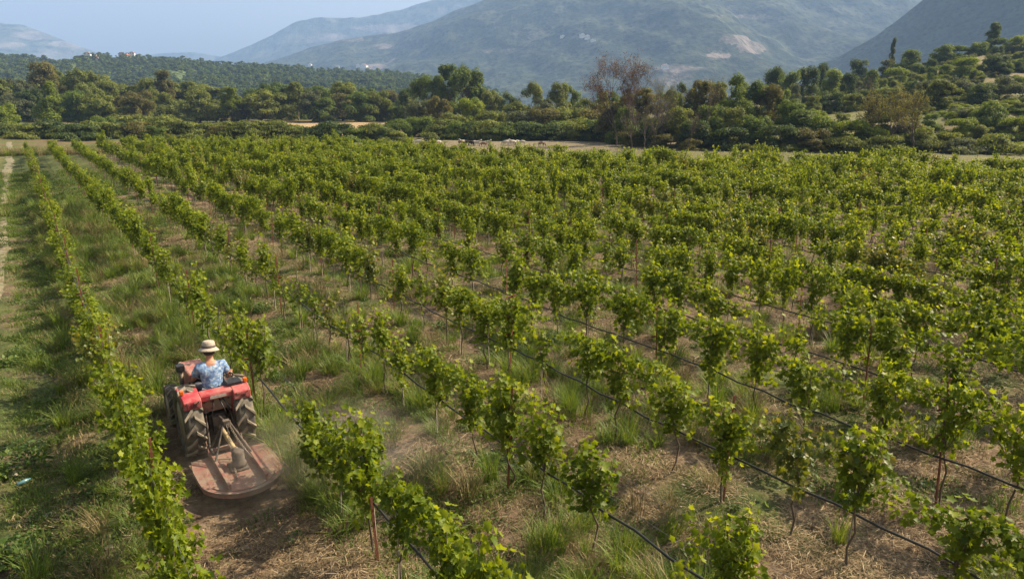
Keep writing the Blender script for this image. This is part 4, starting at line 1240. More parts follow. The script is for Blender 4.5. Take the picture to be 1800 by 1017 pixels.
# ------------------------------------------------------------------ tractor
DUST = (0.30, 0.235, 0.165)
M['red'] = plain('faded_red_paint', (0.38, 0.036, 0.045), 0.45, scale=7, col2=(0.31, 0.03, 0.036), dust=(0.40, 0.15, 0.13), dust_amt=0.5)
M['deck_red'] = plain('dusty_red_deck', (0.25, 0.050, 0.042), 0.75, scale=6, col2=(0.17, 0.035, 0.028), dust=(0.215, 0.155, 0.11), dust_amt=0.68, bump=0.4)
M['tyre'] = plain('dusty_rubber', (0.030, 0.029, 0.028), 0.85, scale=9, dust=(0.17, 0.145, 0.11), dust_amt=0.55)
M['lug'] = plain('dusty_tread', (0.06, 0.055, 0.05), 0.85, scale=8, dust=(0.27, 0.225, 0.165), dust_amt=0.8)
M['castiron'] = plain('dusty_cast_iron', (0.040, 0.035, 0.03), 0.8, scale=10, dust=(0.13, 0.10, 0.075), dust_amt=0.45, bump=0.3)
M['steel'] = plain('worn_steel', (0.16, 0.14, 0.12), 0.55, 0.4, scale=10, dust=DUST, dust_amt=0.5)
M['black'] = plain('black_vinyl', (0.018, 0.018, 0.019), 0.5, scale=8, dust=(0.12, 0.10, 0.08), dust_amt=0.2)
M['beigeplate'] = plain('printed_plate', (0.45, 0.40, 0.34), 0.6, scale=30, col2=(0.28, 0.22, 0.2))
M['amber'] = plain('amber_lens', (0.75, 0.16, 0.02), 0.25, scale=5)
M['pto'] = plain('yellow_guard', (0.45, 0.33, 0.12), 0.6, scale=10, dust=DUST, dust_amt=0.5)
M['rim'] = plain('rim_paint', (0.42, 0.38, 0.33), 0.6, scale=8, dust=DUST, dust_amt=0.6)
TX, TY = to_xy(TR_V, TR_U)
TX, TY = to_xy(TR_V + .09, TR_U + .19)
T = empty('tractor', (TX, TY, gzs(TX, TY) - 0.01), YAW); T.scale = (.95, 1.10, 1.11)
tag(T, 'small red orchard tractor driving away between two vine rows, seen from behind', 'tractor')
RX = Matrix.Rotation(math.pi / 2, 4, 'Y')
def wheel(x, y, R, w, lugs, name='wheel', side=1):
    e = empty(name, (x, y, R)); e.parent = T
    hw = w / 2
    prof = [(R * .56, -hw * .8), (R * .62, -hw * .98), (R * .80, -hw * 1.02), (R * .915, -hw * .96), (R * .945, -hw * .55), (R * .95, 0),
            (R * .945, hw * .55), (R * .915, hw * .96), (R * .80, hw * 1.02), (R * .62, hw * .98), (R * .56, hw * .8)]
    mb = MB(); mb.lathe(prof, 40, RX, closed=True); mb.build('tyre', M['tyre'], e, True)
    lg = MB()
    for k in range(lugs):
        for s in (-1, 1):
            a0 = 2 * math.pi * (k + (.5 if s > 0 else 0)) / lugs
            V = []
            for (f, rr) in ((0.02, 0.945), (0.02, 1.0), (1.04, 0.90), (1.0, 0.99)):
                for da in (-1, 1):
                    ang = a0 - f * 0.20 * (20 / lugs) + da * 0.042 * (20 / lugs)
                    if rr > .95: ang = a0 - f * 0.20 * (20 / lugs) + da * 0.030 * (20 / lugs)
                    V.append((s * f * hw, math.sin(ang) * R * rr, math.cos(ang) * R * rr))
            lg.add(V, [(0, 1, 3, 2), (4, 6, 7, 5), (2, 3, 7, 6), (0, 2, 6, 4), (1, 5, 7, 3), (0, 4, 5, 1)])
    lg.build('tyre_tread', M['lug'], e)
    rm = MB(); rm.lathe([(R * .57, -hw * .85), (R * .57, hw * .85), (R * .52, hw * .8), (R * .46, side * hw * .35), (R * .20, side * hw * .25), (R * .16, side * hw * .6), (0.02, side * hw * .6)], 28, RX)
    rm.build('rim', M['rim'], e, True)
    return e
wheel(-0.45, 0, .60, .34, 14, side=-1); wheel(0.45, 0, .60, .34, 14)
wheel(-0.50, 1.42, .37, .22, 16, side=-1); wheel(0.50, 1.42, .37, .22, 16)
b_ = MB()
b_.box(-.17, .17, -.30, .75, .36, .72); b_.box(-.24, .24, -.22, .22, .40, .66); b_.box(-.12, .12, -.40, -.28, .42, .70)
b_.tube([(-.36, 0, .575), (.36, 0, .575)], .085, 12); b_.box(-.13, .13, .7, 1.75, .36, .62); b_.box(-.46, .46, 1.37, 1.47, .32, .42)
b_.build('transmission', M['castiron'], T, bevel=.012)
h_ = MB()
h_.prism([(.80, .60), (1.92, .60), (1.95, .74), (1.90, .94), (1.78, 1.01), (.80, 1.07)], -.22, .22, 'x')
M['hood_red'] = plain('dusty_red_hood', (0.33, 0.05, 0.05), 0.6, scale=5, col2=(0.26, 0.04, 0.04), dust=(0.33, 0.17, 0.13), dust_amt=0.7)
h_.build('hood', M['hood_red'], T, bevel=.035)
g_ = MB()
for k in range(6): g_.box(-.19, .19, 1.945, 1.965, .64 + .05 * k, .665 + .05 * k)
g_.build('grille', M['black'], T)
for s in (-1, 1):
    l_ = MB(); l_.lathe([(.055, 0), (.06, .02), (.03, .03)], 14, Matrix.Translation((s * .17, 1.93, .90)) @ Matrix.Rotation(-math.pi / 2, 4, 'X'))
    l_.build('headlight', M['beigeplate'], T, True)
d_ = MB(); d_.box(-.20, .20, .66, .84, .62, 1.10, taper=.85); d_.box(-.16, .16, .64, .70, 1.02, 1.14)
d_.build('dashboard', M['black'], T, bevel=.02)
p_ = MB()
for s in (-1, 1): p_.box(min(s * .17, s * .42), max(s * .17, s * .42), .18, .92, .50, .525)
p_.build('footplate', M['steel'], T, bevel=.005)
# steering wheel
w_ = MB(); RMs = Matrix.Translation((0, .56, 1.17)) @ Matrix.Rotation(math.radians(28), 4, 'X')
n_ = 28
w_.lathe([(.175 + .013 * math.cos(t), .013 * math.sin(t)) for t in [2 * math.pi * i / 8 for i in range(8)]], 28, RMs, closed=True)
for a in (0.5, 2.6, 4.7): w_.tube([RMs @ Vector((0, 0, -.01)), RMs @ Vector((.175 * math.cos(a), .175 * math.sin(a), 0))], .009, 6)
w_.tube([RMs @ Vector((0, 0, 0)), (0, .72, .95)], .022, 8)
w_.build('steering_wheel', M['black'], T, True)
s_ = MB(); s_.box(-.22, .22, -.16, .30, .80, .90); s_.build('seat', M['black'], T, bevel=.03)
s_ = MB(); s_.prism([(-.24, .88), (-.15, .88), (-.17, 1.14), (-.23, 1.16)], -.23, .23, 'x'); s_.build('backrest', M['black'], T, bevel=.03)
# mudguards with their rear blocks
for s in (-1, 1):
    f_ = MB()
    inner, outer = s * .27, s * .61
    arc = []
    for k in range(12):
        a = math.radians(-52 + 104 * k / 11 + 22)
        arc.append((-math.sin(-a) * .64 * -1, .575 + math.cos(a) * .61))
    arc = [(math.sin(math.radians(t)) * .64, .56 + math.cos(math.radians(t)) * .60) for t in np.linspace(52, -38, 12)]
    poly = arc + [(y * .955, .56 + (z - .56) * .955) for y, z in reversed(arc)]
    f_.prism(poly, min(inner, outer), max(inner, outer), 'x')
    # inner side wall
    side = arc + [(-.38, .70), (.45, .66)]
    f_.prism(side, min(inner, inner + s * .02), max(inner, inner + s * .02), 'x')
    fo = f_.build('mudguard', M['red'], T, bevel=.012)
    bl = MB()
    bl.prism([(-.20, 1.165), (-.41, 1.13), (-.475, 1.09), (-.475, .96), (-.42, .945), (-.36, 1.0), (-.20, 1.08)], min(s * .285, s * .60), max(s * .285, s * .60), 'x')
    bl.build('mudguard_end', M['red'], fo, bevel=.018)
    am = MB(); am.box(s * .57 - .035, s * .57 + .035, -.30, -.22, 1.165, 1.235); am.build('indicator_light', M['amber'], fo, bevel=.012)
    lp = MB(); lp.box(min(s * .32, s * .42), max(s * .32, s * .42), -.484, -.472, 1.05, 1.075); lp.build('reflector', M['deck_red'], fo, bevel=.004)
bar = MB(); bar.prism([(-.22, 1.15), (-.39, 1.135), (-.405, 1.10), (-.40, 1.02), (-.37, 1.02), (-.36, 1.09), (-.22, 1.11)], -.285, .285, 'x')
bar.build('rear_bar', M['red'], T, bevel=.01)
pn = MB(); pn.prism([(-.30, 1.05), (-.335, 1.04), (-.33, .80), (-.30, .80)], -.27, .27, 'x'); pn.build('rear_panel', M['deck_red'], T, bevel=.008)
pl = MB(); pl.box(-.12, .17, -.412, -.404, 1.045, 1.09); pl.build('name_plate', M['beigeplate'], T)
def lettering(txt, size, loc, mat, parent, nm='lettering'):
    cu = bpy.data.curves.new(nm, 'FONT'); cu.body = txt; cu.size = size; cu.extrude = .003; cu.align_x = 'CENTER'
    tmp = bpy.data.objects.new('text_source', cu); COL.objects.link(tmp)
    bpy.context.view_layer.update()
    me = bpy.data.meshes.new_from_object(tmp.evaluated_get(bpy.context.evaluated_depsgraph_get()))
    bpy.data.objects.remove(tmp)
    me.materials.clear(); me.materials.append(mat)
    return link(nm, me, parent, loc, (math.pi / 2, 0, 0))
lettering('T·SBL', .095, (-.455, -.480, .985), M['black'], T)
lettering('·SBL', .075, (.46, -.480, .99), M['black'], T)
# levers and clutter between seat and mudguards
lv = MB()
for (x, y, z, dx, h) in ((.30, .0, 1.10, .02, .16), (.36, -.05, 1.12, .05, .14), (.42, .06, 1.12, -.02, .12), (-.31, .12, 1.05, -.03, .14)):
    lv.tube([(x, y, z - .1), (x + dx, y + .02, z + h)], .010, 6)
    lv.lathe([(.0, -.022), (.018, -.012), (.022, 0), (.018, .014), (0.004, .022)], 8, Matrix.Translation((x + dx, y + .02, z + h)))
lv.box(.24, .50, -.30, -.05, 1.14, 1.20); lv.build('levers', M['black'], T, bevel=.006)
mf = MB(); mf.box(-.40, -.24, 1.02, 1.16, 1.08, 1.20); mf.build('silencer', M['black'], T, bevel=.015)
mf = MB(); mf.tube([(-.32, 1.09, .66), (-.32, 1.09, 1.1)], .045, 10); mf.build('exhaust_pipe', M['steel'], T, True)
ho = MB()
for s, x0 in ((-1, .06), (1, .05), (1, .11)):
    ho.tube([(s * x0, -.335, 1.0), (s * x0 * 1.4, -.44, .93), (s * x0 * 2.2, -.46, .80), (s * .14, -.36, .70), (s * .12, -.24, .66)], .011, 6)
ho.build('hydraulic_hoses', M['black'], T, True)
bo = MB()
for x in (-.22, -.1, .1, .22):
    for z in (.86, .98): bo.lathe([(.013, 0), (.013, .012), (.006, .016)], 6, Matrix.Translation((x, -.337, z)) @ Matrix.Rotation(math.pi / 2, 4, 'X'))
for s in (-1, 1):
    for x in (.34, .54): bo.lathe([(.011, 0), (.011, .01), (.004, .014)], 6, Matrix.Translation((s * x, -.476, 1.075)) @ Matrix.Rotation(math.pi / 2, 4, 'X'))
bo.build('bolts', M['castiron'], T)
# three-point linkage
lk = MB()
for s in (-1, 1):
    lk.tube([(s * .17, -.18, .42), (s * .27, -.62, .36), (s * .30, -.98, .36)], .024, 8)
    lk.tube([(s * .20, -.25, .84), (s * .27, -.62, .38)], .017, 8)
    lk.box(s * .20 - .03, s * .20 + .03, -.36, -.08, .80, .86)
lk.tube([(-.22, -.12, .84), (.22, -.12, .84)], .035, 10)
lk.tube([(0, -.32, .70), (0, -.94, .80)], .022, 8)
lk.build('linkage_arms', M['castiron'], T)
# ------------------------------------------------------------------ rotary mower on the linkage
mv, mu = 2.23, 11.20
mx_, my_ = to_xy(mv, mu)
MW = empty('rotary_mower', (mx_, my_, gzs(mx_, my_) + .02), YAW); MW.scale = (.95, .95, 1)
tag(MW, 'dusty red rotary mower deck with rounded rear, mounted behind the small tractor', 'mower')
# local: y forward; deck from y=+0.72 to y=-0.92
def deck_outline(k=1.0, off=0.0):
    o = [(-.66 * k, .72 + off), (-.70 * k, .30), (-.69 * k, -.15)]
    for a in np.linspace(200, 340, 15):
        o.append((math.cos(math.radians(a)) * .72 * k, -.12 + math.sin(math.radians(a)) * .80 * k))
    o += [(.69 * k, -.15), (.70 * k, .30), (.66 * k, .72 + off)]
    return o
dk = MB(); ol = deck_outline()
dk.prism(ol, .235, .26, 'z'); 
deck = dk.build('deck', M['deck_red'], MW, bevel=.008)
sk = MB(); n_ = len(ol)
inn = [(x * .975, y * .975) for x, y in ol]
for i in range(n_):
    j = (i + 1) % n_
    V = [(*ol[i], .19), (*ol[j], .19), (*ol[j], .262), (*ol[i], .262), (*inn[i], .19), (*inn[j], .19), (*inn[j], .262), (*inn[i], .262)]
    sk.add(V, [(0, 1, 2, 3), (5, 4, 7, 6), (0, 4, 5, 1), (3, 2, 6, 7)])
sk.build('skirt', M['deck_red'], MW)
rm_ = MB(); rm_.tube([(x * .995, y * .995, .268) for x, y in ol[3:-3]], .011, 6); rm_.build('rim_bar', M['steel'], MW, True)
rb = MB(); rb.tube([(x * .86, y * .86 - .01, .262) for x, y in ol[4:-4]], .014, 6); rb.build('stiffening_ring', M['deck_red'], MW, True)
for s in (-1, 1):
    bm_ = MB(); bm_.box(s * .31 - .026, s * .31 + .026, -.68, .84, .262, .36); bm_.build('beam', M['deck_red'], MW, bevel=.006)
    gs = MB(); gs.prism([(.84, .262), (.55, .262), (.84, .52)], s * .31 - .03 - .008, s * .31 - .03 + .004, 'x'); gs.build('gusset', M['deck_red'], MW)
    br = MB(); br.tube([(s * .06, .62, .86), (s * .31, .30, .36)], .018, 7); br.tube([(s * .05, .64, .86), (s * .30, .80, .36)], .020, 7); br.build('brace', M['castiron'], MW)
xb = MB(); xb.box(-.33, .33, .78, .84, .30, .36); xb.build('crossbeam', M['deck_red'], MW, bevel=.006)
tp = MB(); tp.box(-.06, .06, .58, .68, .82, .92); tp.tube([(-.08, .63, .88), (.08, .63, .88)], .018, 8); tp.build('mast_head', M['castiron'], MW, bevel=.008)
gb = MB(); gb.box(-.15, .15, -.14, .22, .262, .30); gb.lathe([(.13, .30), (.13, .36), (.105, .38), (.105, .56), (.085, .58), (.05, .60)], 18, Matrix.Translation((.02, .02, 0)))
gb.tube([(.02, .02, .47), (.02, .24, .50)], .06, 12); gb.build('gearbox', M['castiron'], MW, True)
pt = MB(); pt.tube([(.02, .24, .50), (.0, .62, .56), (-.01, 1.18, .58)], .042, 12); pt.lathe([(.065, 0), (.05, .06)], 12, Matrix.Translation((.02, .23, .50)) @ Matrix.Rotation(-math.pi / 2, 4, 'X')); pt.build('drive_shaft', M['pto'], MW, True)
def chain(p0, p1, sag, n, nm):
    mb = MB(); p0 = Vector(p0); p1 = Vector(p1)
    for k in range(n):
        t = (k + .5) / n; c = p0.lerp(p1, t) + Vector((0, 0, -sag * 4 * t * (1 - t)))
        t2 = (k + .6) / n; c2 = p0.lerp(p1, t2) + Vector((0, 0, -sag * 4 * t2 * (1 - t2)))
        q = (c2 - c).to_track_quat('X', 'Z').to_matrix().to_4x4()
        Mx = Matrix.Translation(c) @ q @ Matrix.Rotation(math.pi / 2 * (k % 2), 4, 'X')
        L_ = (p1 - p0).length / n * 0.72; r_ = 0.014
        pts = []
        for a in np.linspace(0, 2 * math.pi, 11)[:-1]:
            pts.append(Mx @ Vector((math.cos(a) * r_ + (L_ - r_) * (1 if math.cos(a) > 0.01 else (-1 if math.cos(a) < -.01 else 0)), math.sin(a) * r_, 0)))
        pts.append(pts[0]); mb.tube(pts, .0055, 5, caps=False)
    mb.build(nm, M['steel'], MW)
chain((0.0, .58, .86), (-.12, -.42, .30), .20, 26, 'chain')
chain((0.03, .58, .86), (.27, .12, .34), .06, 16, 'chain')
lit = litter('grass_clippings', 55, 260, .62, .07, M['straw']); lo = link('grass_clippings', lit, MW, (0, -.05, .25)); lo['kind'] = 'stuff'
hs = MB(); hs.tube([(.66, -.25, .30), (.71, -.27, .26), (.73, -.22, .16)], .012, 6); hs.box(.66, .74, -.30, -.20, .20, .25); hs.build('side_hook', M['steel'], MW)

# ------------------------------------------------------------------ driver
def skin_obj(name, verts, edges, radii, mat, parent, sub=2, root=0):
    me = bpy.data.meshes.new(name); me.from_pydata(verts, edges, []); me.update()
    me.materials.append(mat)
    o = link(name, me, parent)
    sk = o.modifiers.new('skin', 'SKIN'); sk.use_smooth_shade = True
    sl = me.skin_vertices[0].data if me.skin_vertices else None
    if sl is None:
        me.attributes  # layer is made by the modifier
    for i, r in enumerate(radii):
        sl[i].radius = r if hasattr(r, '__len__') else (r, r)
    sl[root].use_root = True
    sb = o.modifiers.new('sub', 'SUBSURF'); sb.levels = sub; sb.render_levels = sub
    return o
M['skin'] = plain('skin', (0.42, 0.20, 0.12), 0.55, scale=10, var=0.12)
m, nt, N, L, b = newmat('blue_print_shirt')
tc = N.new('ShaderNodeTexCoord'); vo = N.new('ShaderNodeTexNoise'); vo.inputs['Scale'].default_value = 26; vo.inputs['Detail'].default_value = 3
L.new(tc.outputs['Object'], vo.inputs['Vector'])
r_ = ramp(N, [(0.40, (0.11, 0.19, 0.36)), (0.52, (0.20, 0.31, 0.48)), (0.68, (0.46, 0.51, 0.56))]); L.new(vo.outputs[0], r_.inputs[0]); L.new(r_.outputs[0], b.inputs['Base Color'])
b.inputs['Roughness'].default_value = 0.9
w2 = N.new('ShaderNodeTexNoise'); w2.inputs['Scale'].default_value = 7; L.new(tc.outputs['Object'], w2.inputs['Vector'])
bp = N.new('ShaderNodeBump'); bp.inputs['Distance'].default_value = .05; bp.inputs['Strength'].default_value = .7; L.new(w2.outputs[0], bp.inputs['Height']); L.new(bp.outputs[0], b.inputs['Normal'])
M['shirt'] = m
M['trousers'] = plain('work_trousers', (0.12, 0.12, 0.15), 0.95, scale=12, var=.3, bump=.4)
M['hat'] = plain('straw_hat', (0.44, 0.38, 0.30), 0.95, scale=30, col2=(0.34, 0.28, 0.22), bump=.3)
M['hatband'] = plain('hat_band', (0.10, 0.08, 0.07), 0.9)
M['hair'] = plain('hair', (0.05, 0.04, 0.035), 0.8)
PX_, PY_ = to_xy(TR_V + .15, TR_U + .19)
PR = empty('person', (PX_, PY_, gzs(TX, TY) + .04), YAW); PR.scale = (1.12, 1.07, 1.08)
tag(PR, 'person in blue patterned shirt and pale brimmed hat, driving the red tractor', 'person')
bv = [(0, .06, .99), (-.005, .08, 1.12), (-.005, .11, 1.27), (0, .13, 1.40), (.005, .15, 1.49), (.01, .17, 1.56), (.012, .19, 1.635), (.012, .20, 1.70), (.012, .195, 1.755)]
br_ = [(.16, .12), (.145, .105), (.165, .11), (.15, .095), (.065, .062), (.052, .055), (.074, .088), (.078, .094), (.055, .066)]
be = [(i, i + 1) for i in range(8)]
def addp(p, r, parent):
    bv.append(p); br_.append(r); be.append((parent, len(bv) - 1)); return len(bv) - 1
for s, elbow, wrist, palm in ((-1, (-.265, .30, 1.15), (-.20, .50, 1.17), (-.175, .565, 1.185)), (1, (.275, .13, 1.155), (.34, .28, 1.17), (.35, .36, 1.17))):
    sh = addp((s * .185, .13, 1.415), (.062, .060), 3)
    el = addp(elbow, (.042, .042), sh); fo_ = addp(tuple(Vector(elbow).lerp(Vector(wrist), .35)), (.042, .040), el)
    wr = addp(wrist, (.026, .022), fo_); pa = addp(palm, (.036, .018), wr)
    d = (Vector(palm) - Vector(wrist)).normalized(); sd = d.cross(Vector((0, 0, 1))).normalized()
    for k, (off, ln) in enumerate(((-.030, .058), (-.010, .068), (.010, .064), (.029, .050))):
        q = Vector(palm) + d * .035 + sd * off; a1 = addp(tuple(q), (.0095, .0095), pa)
        a2 = addp(tuple(q + d * ln * .5 + Vector((0, 0, -.008))), (.0085, .0085), a1)
        addp(tuple(q + d * ln * .75 + Vector((0, 0, -.035))), (.0075, .0075), a2)
    q = Vector(wrist) + d * .03 + sd * (.035 * (1 if s < 0 else -1)); a1 = addp(tuple(q), (.011, .011), wr)
    addp(tuple(q + d * .035 + sd * .012 * (1 if s < 0 else -1) + Vector((0, 0, -.012))), (.009, .009), a1)
for s in (-1, 1):
    hp = addp((s * .10, .08, .98), (.098, .09), 0); kn = addp((s * .19, .50, .97), (.062, .062), hp)
    cf = addp((s * .20, .55, .80), (.055, .055), kn); an = addp((s * .20, .58, .60), (.038, .038), cf)
    ft = addp((s * .20, .68, .56), (.042, .03), an); addp((s * .21, .76, .55), (.035, .025), ft)
# nose, ears, brow, chin
addp((.012, .305, 1.665), (.014, .016), 6)
body = skin_obj('body', bv, be, br_, M['skin'], PR)
for s in (-1, 1):
    e_ = MB(); e_.lathe([(.004, -.012), (.026, -.006), (.030, .004), (.012, .012)], 12, Matrix.Translation((.012 + s * .082, .19, 1.655)) @ Matrix.Rotation(math.pi / 2, 4, 'Y')); e_.build('ear', M['skin'], PR, True)
    e_ = MB(); e_.lathe([(.002, -.01), (.010, -.006), (.010, .006), (.002, .01)], 10, Matrix.Translation((.012 + s * .032, .278, 1.675)) @ Matrix.Rotation(math.pi / 2, 4, 'X')); e_.build('eye', M['black'], PR, True)
sv = [(0, .06, .97), (-.005, .08, 1.10), (-.005, .105, 1.25), (0, .125, 1.385), (.004, .145, 1.465)]
sr = [(.185, .15), (.175, .135), (.19, .135), (.175, .118), (.10, .085)]
se = [(0, 1), (1, 2), (2, 3), (3, 4)]
for s, el in ((-1, (-.265, .30, 1.15)), (1, (.275, .13, 1.155))):
    sv.append((s * .19, .13, 1.415)); sr.append((.088, .080)); se.append((3, len(sv) - 1))
    sv.append(tuple(Vector((s * .19, .13, 1.415)).lerp(Vector(el), .70))); sr.append((.072, .070)); se.append((len(sv) - 2, len(sv) - 1))
skin_obj('shirt', sv, se, sr, M['shirt'], PR)
tv = [(0, .06, .985)]; trr = [(.17, .125)]; te = []
for s in (-1, 1):
    tv += [(s * .10, .09, .975), (s * .19, .50, .965), (s * .20, .56, .80), (s * .20, .59, .62)]; trr += [(.112, .105), (.085, .085), (.078, .078), (.065, .065)]
    k = len(tv) - 4; te += [(0, k), (k, k + 1), (k + 1, k + 2), (k + 2, k + 3)]
skin_obj('trousers', tv, te, trr, M['trousers'], PR)
for s in (-1, 1):
    sh = MB(); sh.prism([(.52, .525), (.84, .525), (.86, .55), (.80, .59), (.66, .63), (.60, .67), (.52, .67)], s * .20 - .05, s * .20 + .05, 'x'); sh.build('shoe', M['black'], PR, bevel=.02)
HM = Matrix.Translation((.012, .185, 1.715)) @ Matrix.Rotation(math.radians(-6), 4, 'X') @ Matrix.Rotation(math.radians(5), 4, 'Y')
hb = MB(); hb.lathe([(.168, -.040), (.148, -.020), (.125, .0), (.108, .012), (.104, .05), (.098, .095), (.082, .122), (.05, .130), (.0005, .122)], 30, HM); 
hb.build('hat', M['hat'], PR, True)
hb = MB(); hb.lathe([(.110, .014), (.112, .018), (.1085, .052), (.106, .052)], 30, HM); hb.build('hat_band', M['hatband'], PR, True)
hr = MB(); hr.lathe([(.05, -.07), (.082, -.05), (.093, .0), (.09, .03), (.06, .05)], 20, Matrix.Translation((.012, .17, 1.665))); hr.build('hair', M['hair'], PR, True)

# ------------------------------------------------------------------ sheep
M['wool_white'] = plain('white_wool', (0.55, 0.50, 0.42), 1.0, scale=14, var=.25, bump=.6)
M['wool_tan'] = plain('tan_wool', (0.30, 0.19, 0.12), 1.0, scale=14, var=.25, bump=.6)
M['wool_dark'] = plain('dark_wool', (0.035, 0.028, 0.024), 1.0, scale=14, var=.3, bump=.6)
def sheep_mesh(graze, walk=0.0):
    v = [(-.42, 0, .62), (-.15, 0, .64), (.15, 0, .63), (.38, 0, .66)]
    r = [(.17, .18), (.22, .22), (.21, .22), (.16, .18)]
    e = [(0, 1), (1, 2), (2, 3)]
    if graze: pts = [((.56, 0, .55), .085), ((.68, 0, .34), .075), ((.74, 0, .22), .065), ((.80, 0, .10), .040)]
    else: pts = [((.52, 0, .80), .10), ((.62, 0, .96), .078), ((.72, 0, .97), .070), ((.84, 0, .90), .042)]
    p = 3
    for q, rr in pts:
        v.append(q); r.append((rr, rr)); e.append((p, len(v) - 1)); p = len(v) - 1
    hd = p - 1
    for s in (-1, 1):
        v.append((v[hd][0] - .04, s * .13, v[hd][2] + .05)); r.append((.022, .012)); e.append((hd, len(v) - 1))
    v.append((-.56, 0, .60)); r.append((.04, .05)); e.append((0, len(v) - 1)); v.append((-.60, 0, .40)); r.append((.025, .03)); e.append((len(v) - 2, len(v) - 1))
    for (bx, pr, fw) in ((-.36, 0, -1), (.34, 3, 1)):
        for s in (-1, 1):
            sw = walk * s * fw * .12
            v += [(bx, s * .11, .44), (bx + (-.05 if fw < 0 else .01) + sw, s * .12, .25), (bx + (.0 if fw < 0 else .0) + sw * 1.6, s * .12, .02)]
            r += [(.085, .075), (.038, .036), (.026, .026)]
            k = len(v) - 3; e += [(pr, k), (k, k + 1), (k + 1, k + 2)]
    return v, e, r
def bake(o):
    bpy.context.view_layer.update()
    me = bpy.data.meshes.new_from_object(o.evaluated_get(bpy.context.evaluated_depsgraph_get()))
    bpy.data.objects.remove(o); return me
SHM = []
for g_, w_ in ((True, 0.6), (True, -.5), (False, .8)):
    v, e, r = sheep_mesh(g_, w_)
    SHM.append(bake(skin_obj('sheep_body', v, e, r, M['wool_white'], None, 2)))
SHC = {}
for q in range(3):
    for c in ('white', 'tan', 'dark'):
        SHC[q, c] = recolor(SHM[q], M['wool_' + c])
clusters = [('left group', [(735, 252.5, 'white'), (741, 253, 'white'), (749, 252.5, 'dark'), (753, 253, 'dark'), (759, 254, 'dark'), (765, 253.5, 'tan'), (770, 252.5, 'white')]),
            ('middle group', [(811, 252.5, 'tan'), (815, 252, 'white'), (820, 252.5, 'dark'), (824, 252.8, 'dark'), (828, 253, 'dark'), (834, 252.5, 'white'), (838, 253, 'white'), (850, 255, 'tan'), (855, 253.5, 'white')]),
            ('right group in the shade', [(889, 251.5, 'white'), (893, 250.5, 'white'), (898, 251, 'white'), (902, 251.5, 'white'), (909, 251, 'white'), (918, 251.5, 'white'), (952, 254.5, 'tan')])]
for cn, lst in clusters:
    for k, (px, py, c) in enumerate(lst):
        x, y = onz(px, py + 3.5, 0.0)
        z = gzs(x, y)
        q = rt.choice([0, 0, 1, 2])
        o = link('sheep', SHC[q, c], None, (x, y, z), (0, 0, rt.choice([0, math.pi]) + rt.uniform(-.6, .6)), (1.05, 1.05, 1.05))
        tag(o, f"{dict(white='pale', tan='tan', dark='dark')[c]} sheep, {ordn(k + 1)} from the left in the {cn} of the flock", 'sheep', 'sheep grazing on the bare field')

# ------------------------------------------------------------------ odd things in the near field
mk = MB(); mk.lathe([(.10, 0), (.13, .03), (.12, .05), (.02, .055)], 14); x, y = onz(467, 628, 0.9)
dx_, dy_ = onz(66, 682)
bt = MB(); bt.tube([(-.11, 0, .04), (.05, 0, .045), (.08, 0, .045), (.11, 0, .045)], [.034, .034, .016, .014], 10)
M['blue_plastic'] = plain('pale_blue_plastic', (0.10, 0.22, 0.25), 0.3)
bx_, by_ = onz(42, 847)
tag(bt.build('bottle', M['blue_plastic'], None, True, loc=(bx_, by_, gzs(bx_, by_) + .02), rot=(0, 0, 1.1)), 'small pale blue plastic bottle lying in the grass left of the vine row', 'bottle')
# stones in the lower left
M['stone'] = plain('pale_stone', (0.30, 0.26, 0.21), 0.95, scale=6, var=.3, bump=.6)
import bmesh as _bm
def stone(px, py, s, lb):
    bm = _bm.new(); _bm.ops.create_icosphere(bm, subdivisions=2, radius=1)
    R_ = random.Random(px)
    for v_ in bm.verts: v_.co *= R_.uniform(.82, 1.12); v_.co.z *= .45; v_.co.x *= 1.3
    me = bpy.data.meshes.new('stone'); bm.to_mesh(me); bm.free(); me.materials.append(M['stone'])
    x, y = onz(px, py); o = link('stone', me, None, (x, y, gzs(x, y) + s * .2), (0, 0, R_.uniform(0, 6)), (s, s, s))
    tag(o, lb, 'stone', 'pale stones lying on the bare soil')
for px, py, s, lb in ((85, 903, .06, 'flat pale stone on the bare soil near the lower left corner'), (192, 960, .06, 'pale stone between the vine row and the lower left corner'),
                      (24, 832, .06, 'small pale stone at the left edge above the blue bottle'), (75, 990, .07, 'small pale stone at the lower left, on the wheel track'),
                      (430, 962, .05, 'small pale stone behind the mower, on the mown strip'), (512, 945, .05, 'small pale stone below the grass clump behind the mower'),
                      (1105, 830, .05, 'small pale stone between vines in the lower middle')):
    stone(px, py, s, lb)

for o in g_w: o.scale = (1.7, 1.7, 1.5)

sts = [o for o in bpy.data.objects if o.name.startswith('stone')][:4]
def d_clod(v, u, x, y):
    n1 = fbm(x / 1.0, y / 1.0, 83)
    return np.where(v < 0.5, 0.10, 0.75 * (n1 > 0.42)) * ~under(v, u)
M['clod'] = M['stone']
scat('clods', 5200, (-2.5, 30, 0, 42), d_clod, sts, .008, .030, 'small clods and pebbles scattered over the soil', far=1.4, zoff=.0)

